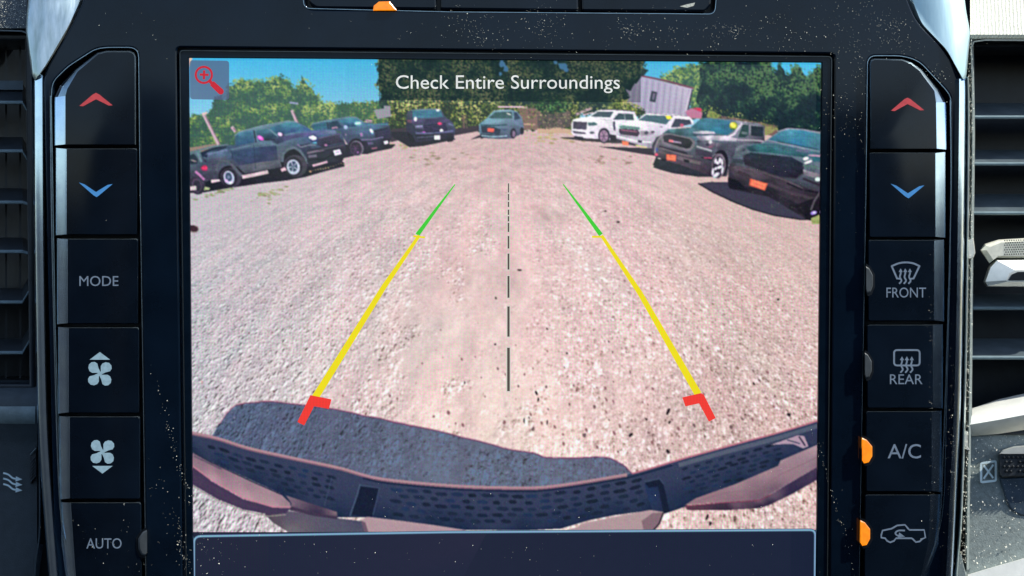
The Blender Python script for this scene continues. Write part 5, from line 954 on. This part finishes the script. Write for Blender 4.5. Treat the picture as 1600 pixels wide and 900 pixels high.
plate('housing', [[(1512, 62), (2070, 62), (2070, 680), (1508, 680)], [(1522, 72), (2040, 72), (2040, 650), (1520, 650)]], VY+0.001, 0.018, 0.0006, m_vent, VR)
loft('ledge', [[(x, y, Y) for y, Y in [(682, VY+0.001), (664, VY-0.003), (640, VY+0.005), (660, VY+0.012)]] for x in (1512,)]+[[(1560, y, Y) for y, Y in [(678, VY+0.001), (656, VY-0.003), (624, VY+0.005), (650, VY+0.012)]], [(2060, y, Y) for y, Y in [(600, VY), (560, VY-0.003), (510, VY+0.005), (560, VY+0.012)]]], m_pale, VR, 'sunlit pale ledge', cap0=True, ang=60)
# knob on the slats: knurled pad over a faceted bezel
kn = loft('knob', [[(x, y, VY+0.003) for x, y in [(1542, 448), (1536, 440), (1545, 415), (1556, 404), (1700, 402), (1700, 450)]],
    [(x, y, VY-0.0030) for x, y in [(1544, 447), (1540, 440), (1548, 418), (1558, 407), (1700, 405), (1700, 448)]],
    [(x, y, VY-0.0045) for x, y in [(1575, 440), (1572, 438), (1577, 427), (1586, 422), (1700, 420), (1700, 440)]]], m_knob, VR, 'faceted silver vent knob', cap0=True, ang=15)
loft('knob_window', [[(x, y, VY-0.003) for x, y in [(1577, 439), (1575, 437), (1580, 428), (1590, 424), (1700, 422), (1700, 439)]], [(x, y, VY-0.0047) for x, y in [(1577, 438), (1576, 437), (1581, 429), (1590, 425), (1700, 423), (1700, 438)]]], m_groove, kn)
kg = loft('grip', [[(x, y, VY+0.004) for x, y in [(1546, 412), (1531, 391), (1538, 381), (1560, 374), (1700, 366), (1700, 404), (1556, 404)]],
    [(x, y, VY-0.0018) for x, y in [(1546, 411), (1533, 391), (1540, 383), (1561, 376), (1700, 368), (1700, 403), (1557, 403)]],
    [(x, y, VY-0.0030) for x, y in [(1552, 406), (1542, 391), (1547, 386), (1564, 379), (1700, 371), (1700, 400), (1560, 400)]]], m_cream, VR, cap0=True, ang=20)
def knurl(s):
    pass
g_kn = Sheet(VY-0.0031)
for i in range(34):
    for j in range(7):
        x = 1570+i*3.6+(j % 2)*1.8; y = 376+j*3.6-(x-1570)*0.03
        g_kn.st = 0; g_kn.disc((0, 0, 0), (x, y), 1.15, 1.15, 6)
gk = g_kn.build('knurling', m_groove, kg); gk['kind'] = 'stuff'
tq = DB
LP2 = hsurf('lower_panel', 1508, 2060, [(648, VY+0.008), (662, VY+0.004), (680, VY+0.0022), (705, VY+0.0016), (800, VY+0.001), (1000, VY-0.004), (1000, VY+0.02), (648, VY+0.02)], m_dusty, tq, ang=70)
flat('vent_closed_icon', m_print, LP2, VY+0.0002, lambda s: (s.line((0, 0, 0), rounded([(1533, 724), (1556, 720.5), (1556, 751), (1533, 753.5)], 2, 2)+[(1533, 726)], 3.6), s.line((0, 0, 0), [(1537, 727), (1552, 747)], 3), s.line((0, 0, 0), [(1552, 726), (1537, 748)], 3)))
plate('slot', [rounded([(1563, 748), (1700, 742), (1700, 820), (1594, 806), (1577, 795)], [3, 0, 0, 16, 16])], VY+0.0004, 0.004, 0.0004, pbr('slot_blue_grey', (0.035, 0.06, 0.09), 0.5), tq)
w2 = loft('thumbwheel', [[(x, y, VY+0.002) for x, y in [(1560, 708), (1566, 702), (1700, 698), (1700, 742), (1566, 748), (1561, 744)]], [(x, y, VY-0.0022) for x, y in [(1562, 711), (1568, 706), (1700, 703), (1700, 738), (1567, 744), (1563, 741)]]], m_rubber, VR, cap0=True)
loft('wheel_cap', [[(x, y, VY+0.001) for x, y in [(1560, 710), (1566, 703), (1584, 697), (1700, 688), (1700, 708), (1600, 711)]], [(x, y, VY-0.0030) for x, y in [(1562, 709), (1568, 704), (1585, 699), (1700, 690), (1700, 705), (1600, 709)]]], m_knob, w2, cap0=True, ang=20)
for i in range(9):
    for j in range(4):
        x = 1569+i*7+(j % 2)*3.5; y = 715+j*7.2; y -= 0.5
        if 1583 < x < 1590: continue
        loft('stud', [[(x-2.8, y, VY-0.0022), (x, y-2.8, VY-0.0022), (x+2.8, y, VY-0.0022), (x, y+2.8, VY-0.0022)], [(x-0.5, y, VY-0.0031), (x, y-0.5, VY-0.0031), (x+0.5, y, VY-0.0031), (x, y+0.5, VY-0.0031)]], m_rubber, w2, ang=10)
tr = thing('lower_trim', 'bright sunlit trim strip at the lower right corner', 'trim', P(1560, 900, 0.004))
loft('strip', [[(1510, 897, VY+0.004), (1560, 882, VY+0.004), (2060, 742, VY+0.004), (2060, 1000, VY+0.004), (1505, 1000, VY+0.004)], [(1512, 898.5, VY-0.004), (1561, 884, VY-0.004), (2059, 746, VY-0.004), (2058, 1000, VY-0.009), (1507, 1000, VY-0.009)]], m_pale, tr, ang=40)
ts = thing('console_edge_strip', 'dusty silver edge strip between the screen unit and the right vent', 'trim', P(1512, 890, 0.004), 'edge strips beside the screen unit')
sweep('strip', curve_pts([(1512, 120), (1513, 200), (1511, 420), (1507, 640), (1502, 800), (1496, 880), (1490, 960)], 5), [(-2.4, 0.008), (-1.8, 0.002), (0, 0.0012), (1.6, 0.002), (3.0, 0.008)], m_silver, ts)
sweep('outer_strip', curve_pts([(1518, 60), (1520, 200), (1518, 380), (1516, 560), (1514, 700), (1512, 800), (1511, 890)], 6), [(-3.4, 0.010), (-2.4, 0.006), (0.5, 0.005), (3.0, 0.0065), (3.6, 0.010)], m_dusty, ts)
for y in (405, ): loft('clip', [[(x, yy_, 0.008) for x, yy_ in [(1512, y-30), (1521, y-34), (1524, y-10), (1521, y-2), (1514, y)]], [(x, yy_, 0.0035) for x, yy_ in [(1513, y-29), (1520, y-32), (1523, y-10), (1520, y-3), (1514, y-1)]]], m_knob, ts, ang=30)
loft('clip', [[(x, yy_, 0.008) for x, yy_ in [(1506, 675), (1512, 672), (1513, 698), (1516, 704), (1511, 704), (1506, 694)]], [(x, yy_, 0.0035) for x, yy_ in [(1507, 676), (1511, 674), (1512, 698), (1515, 703), (1511, 703), (1507, 694)]]], m_knob, ts, ang=30)
loft('foot', [[(x, y, 0.009) for x, y in [(1497, 870), (1502, 862), (1512, 900), (1512, 960), (1486, 960), (1490, 890)]], [(x, y, 0.003) for x, y in [(1498, 872), (1501, 866), (1509, 900), (1509, 960), (1489, 960), (1492, 892)]]], m_dusty, ts, ang=60)

# ---------------------------------------------------------------- dust: flakes that catch the sun
dv = []; df = []
def flake(x, y, Y, r):
    rg = RNG; k = len(dv); c = P(x, y, Y); n = int(rg.integers(3, 6)); s = 0.1624e-3; a0 = rg.uniform(0, 6.28); st = rg.uniform(0.4, 1.0); an = rg.uniform(0, 3.14)
    tilt = Vector((rg.normal(0.35, 0.35), 0, rg.normal(0.5, 0.35)))
    for i in range(n):
        a = a0+6.283*i/n; u, v = math.cos(a)*r*s, math.sin(a)*r*s*st; uu, vv = u*math.cos(an)-v*math.sin(an), u*math.sin(an)+v*math.cos(an)
        dv.append(c+Vector((uu, (tilt.x*uu+tilt.z*vv), vv)))
    df.append(tuple(range(k, k+n)))
def cloud(cx, cy, rx, ry, n, Y=-0.0006, r0=0.4, r1=1.1, streak=0.3):
    for _ in range(int(n*0.75)):
        x = RNG.normal(cx, rx); y = RNG.normal(cy, ry)
        flake(x+(y-cy)*streak, y, Y, (r0+(r1-r0)*RNG.random()**5)*0.78)
for a in [(722, 40, 22, 20, 70), (770, 45, 18, 16, 60), (745, 55, 10, 12, 30), (845, 50, 16, 18, 80), (860, 30, 16, 14, 60), (985, 44, 12, 10, 90), (1045, 45, 22, 14, 60), (1110, 55, 10, 14, 50), (1145, 46, 9, 7, 80), (1200, 40, 30, 24, 60), (1270, 60, 40, 18, 90), (1315, 20, 30, 16, 70), (1375, 20, 14, 18, 60), (1330, 110, 12, 30, 70), (1320, 180, 14, 30, 90), (1395, 38, 16, 6, 50), (1345, 100, 4, 30, 60), (1410, 60, 30, 12, 50), (1470, 115, 12, 10, 40), (1425, 80, 30, 10, 24), (1385, 58, 16, 8, 40), (1440, 120, 26, 16, 16)]:
    cloud(*a)
cloud(960, 50, 260, 22, 130); cloud(1330, 300, 12, 120, 30); cloud(150, 30, 80, 40, 18); cloud(170, 250, 60, 220, 14, -0.0016)
cloud(185, 845, 50, 34, 55, -0.0016); cloud(270, 820, 14, 50, 60); cloud(285, 740, 3, 70, 120, -0.0002); cloud(287, 860, 4, 26, 60, -0.0002); cloud(1297, 760, 2.5, 70, 80, -0.0002)
cloud(800, 870, 260, 22, 110, -0.0002, 0.35, 1.3); cloud(340, 870, 26, 20, 40, -0.0002, 0.4, 1.5); cloud(640, 780, 260, 40, 60, -0.0002, 0.35, 1.1); cloud(1170, 740, 50, 40, 40, -0.0002, 0.35, 1.0); cloud(1230, 280, 40, 40, 26, -0.0002, 0.35, 0.9)
cloud(1455, 560, 3, 110, 60, -0.0016, streak=0); cloud(1462, 800, 12, 50, 26, -0.0016, streak=0); cloud(1487, 700, 4, 120, 160, -0.0016, 0.3, 1.0, 0)
for _ in range(900):
    y = RNG.uniform(60, 880); flake(np.interp(y, [60, 400, 880], [1516, 1516, 1506])+RNG.normal(0, 2.6), y, 0.003, 0.3+1.0*RNG.random()**2)
for _ in range(700):
    y = RNG.uniform(680, 890); flake(RNG.uniform(1512, 1600), y, VY+0.0004-(y-800)*1e-6*(25 if y > 800 else 0)-0.0004, 0.25+1.6*RNG.random()**6)
for _ in range(260): flake(RNG.uniform(0, 40), RNG.uniform(0, 44), VY-0.003, 0.3+0.6*RNG.random()**3)
me = bpy.data.meshes.new('dust'); me.from_pydata(dv, [], df)
o = link('dust', me, m_dust); o['kind'] = 'stuff'; o['label'] = 'pale dust flecks scattered over the black bezel and edges'; o['category'] = 'dust'
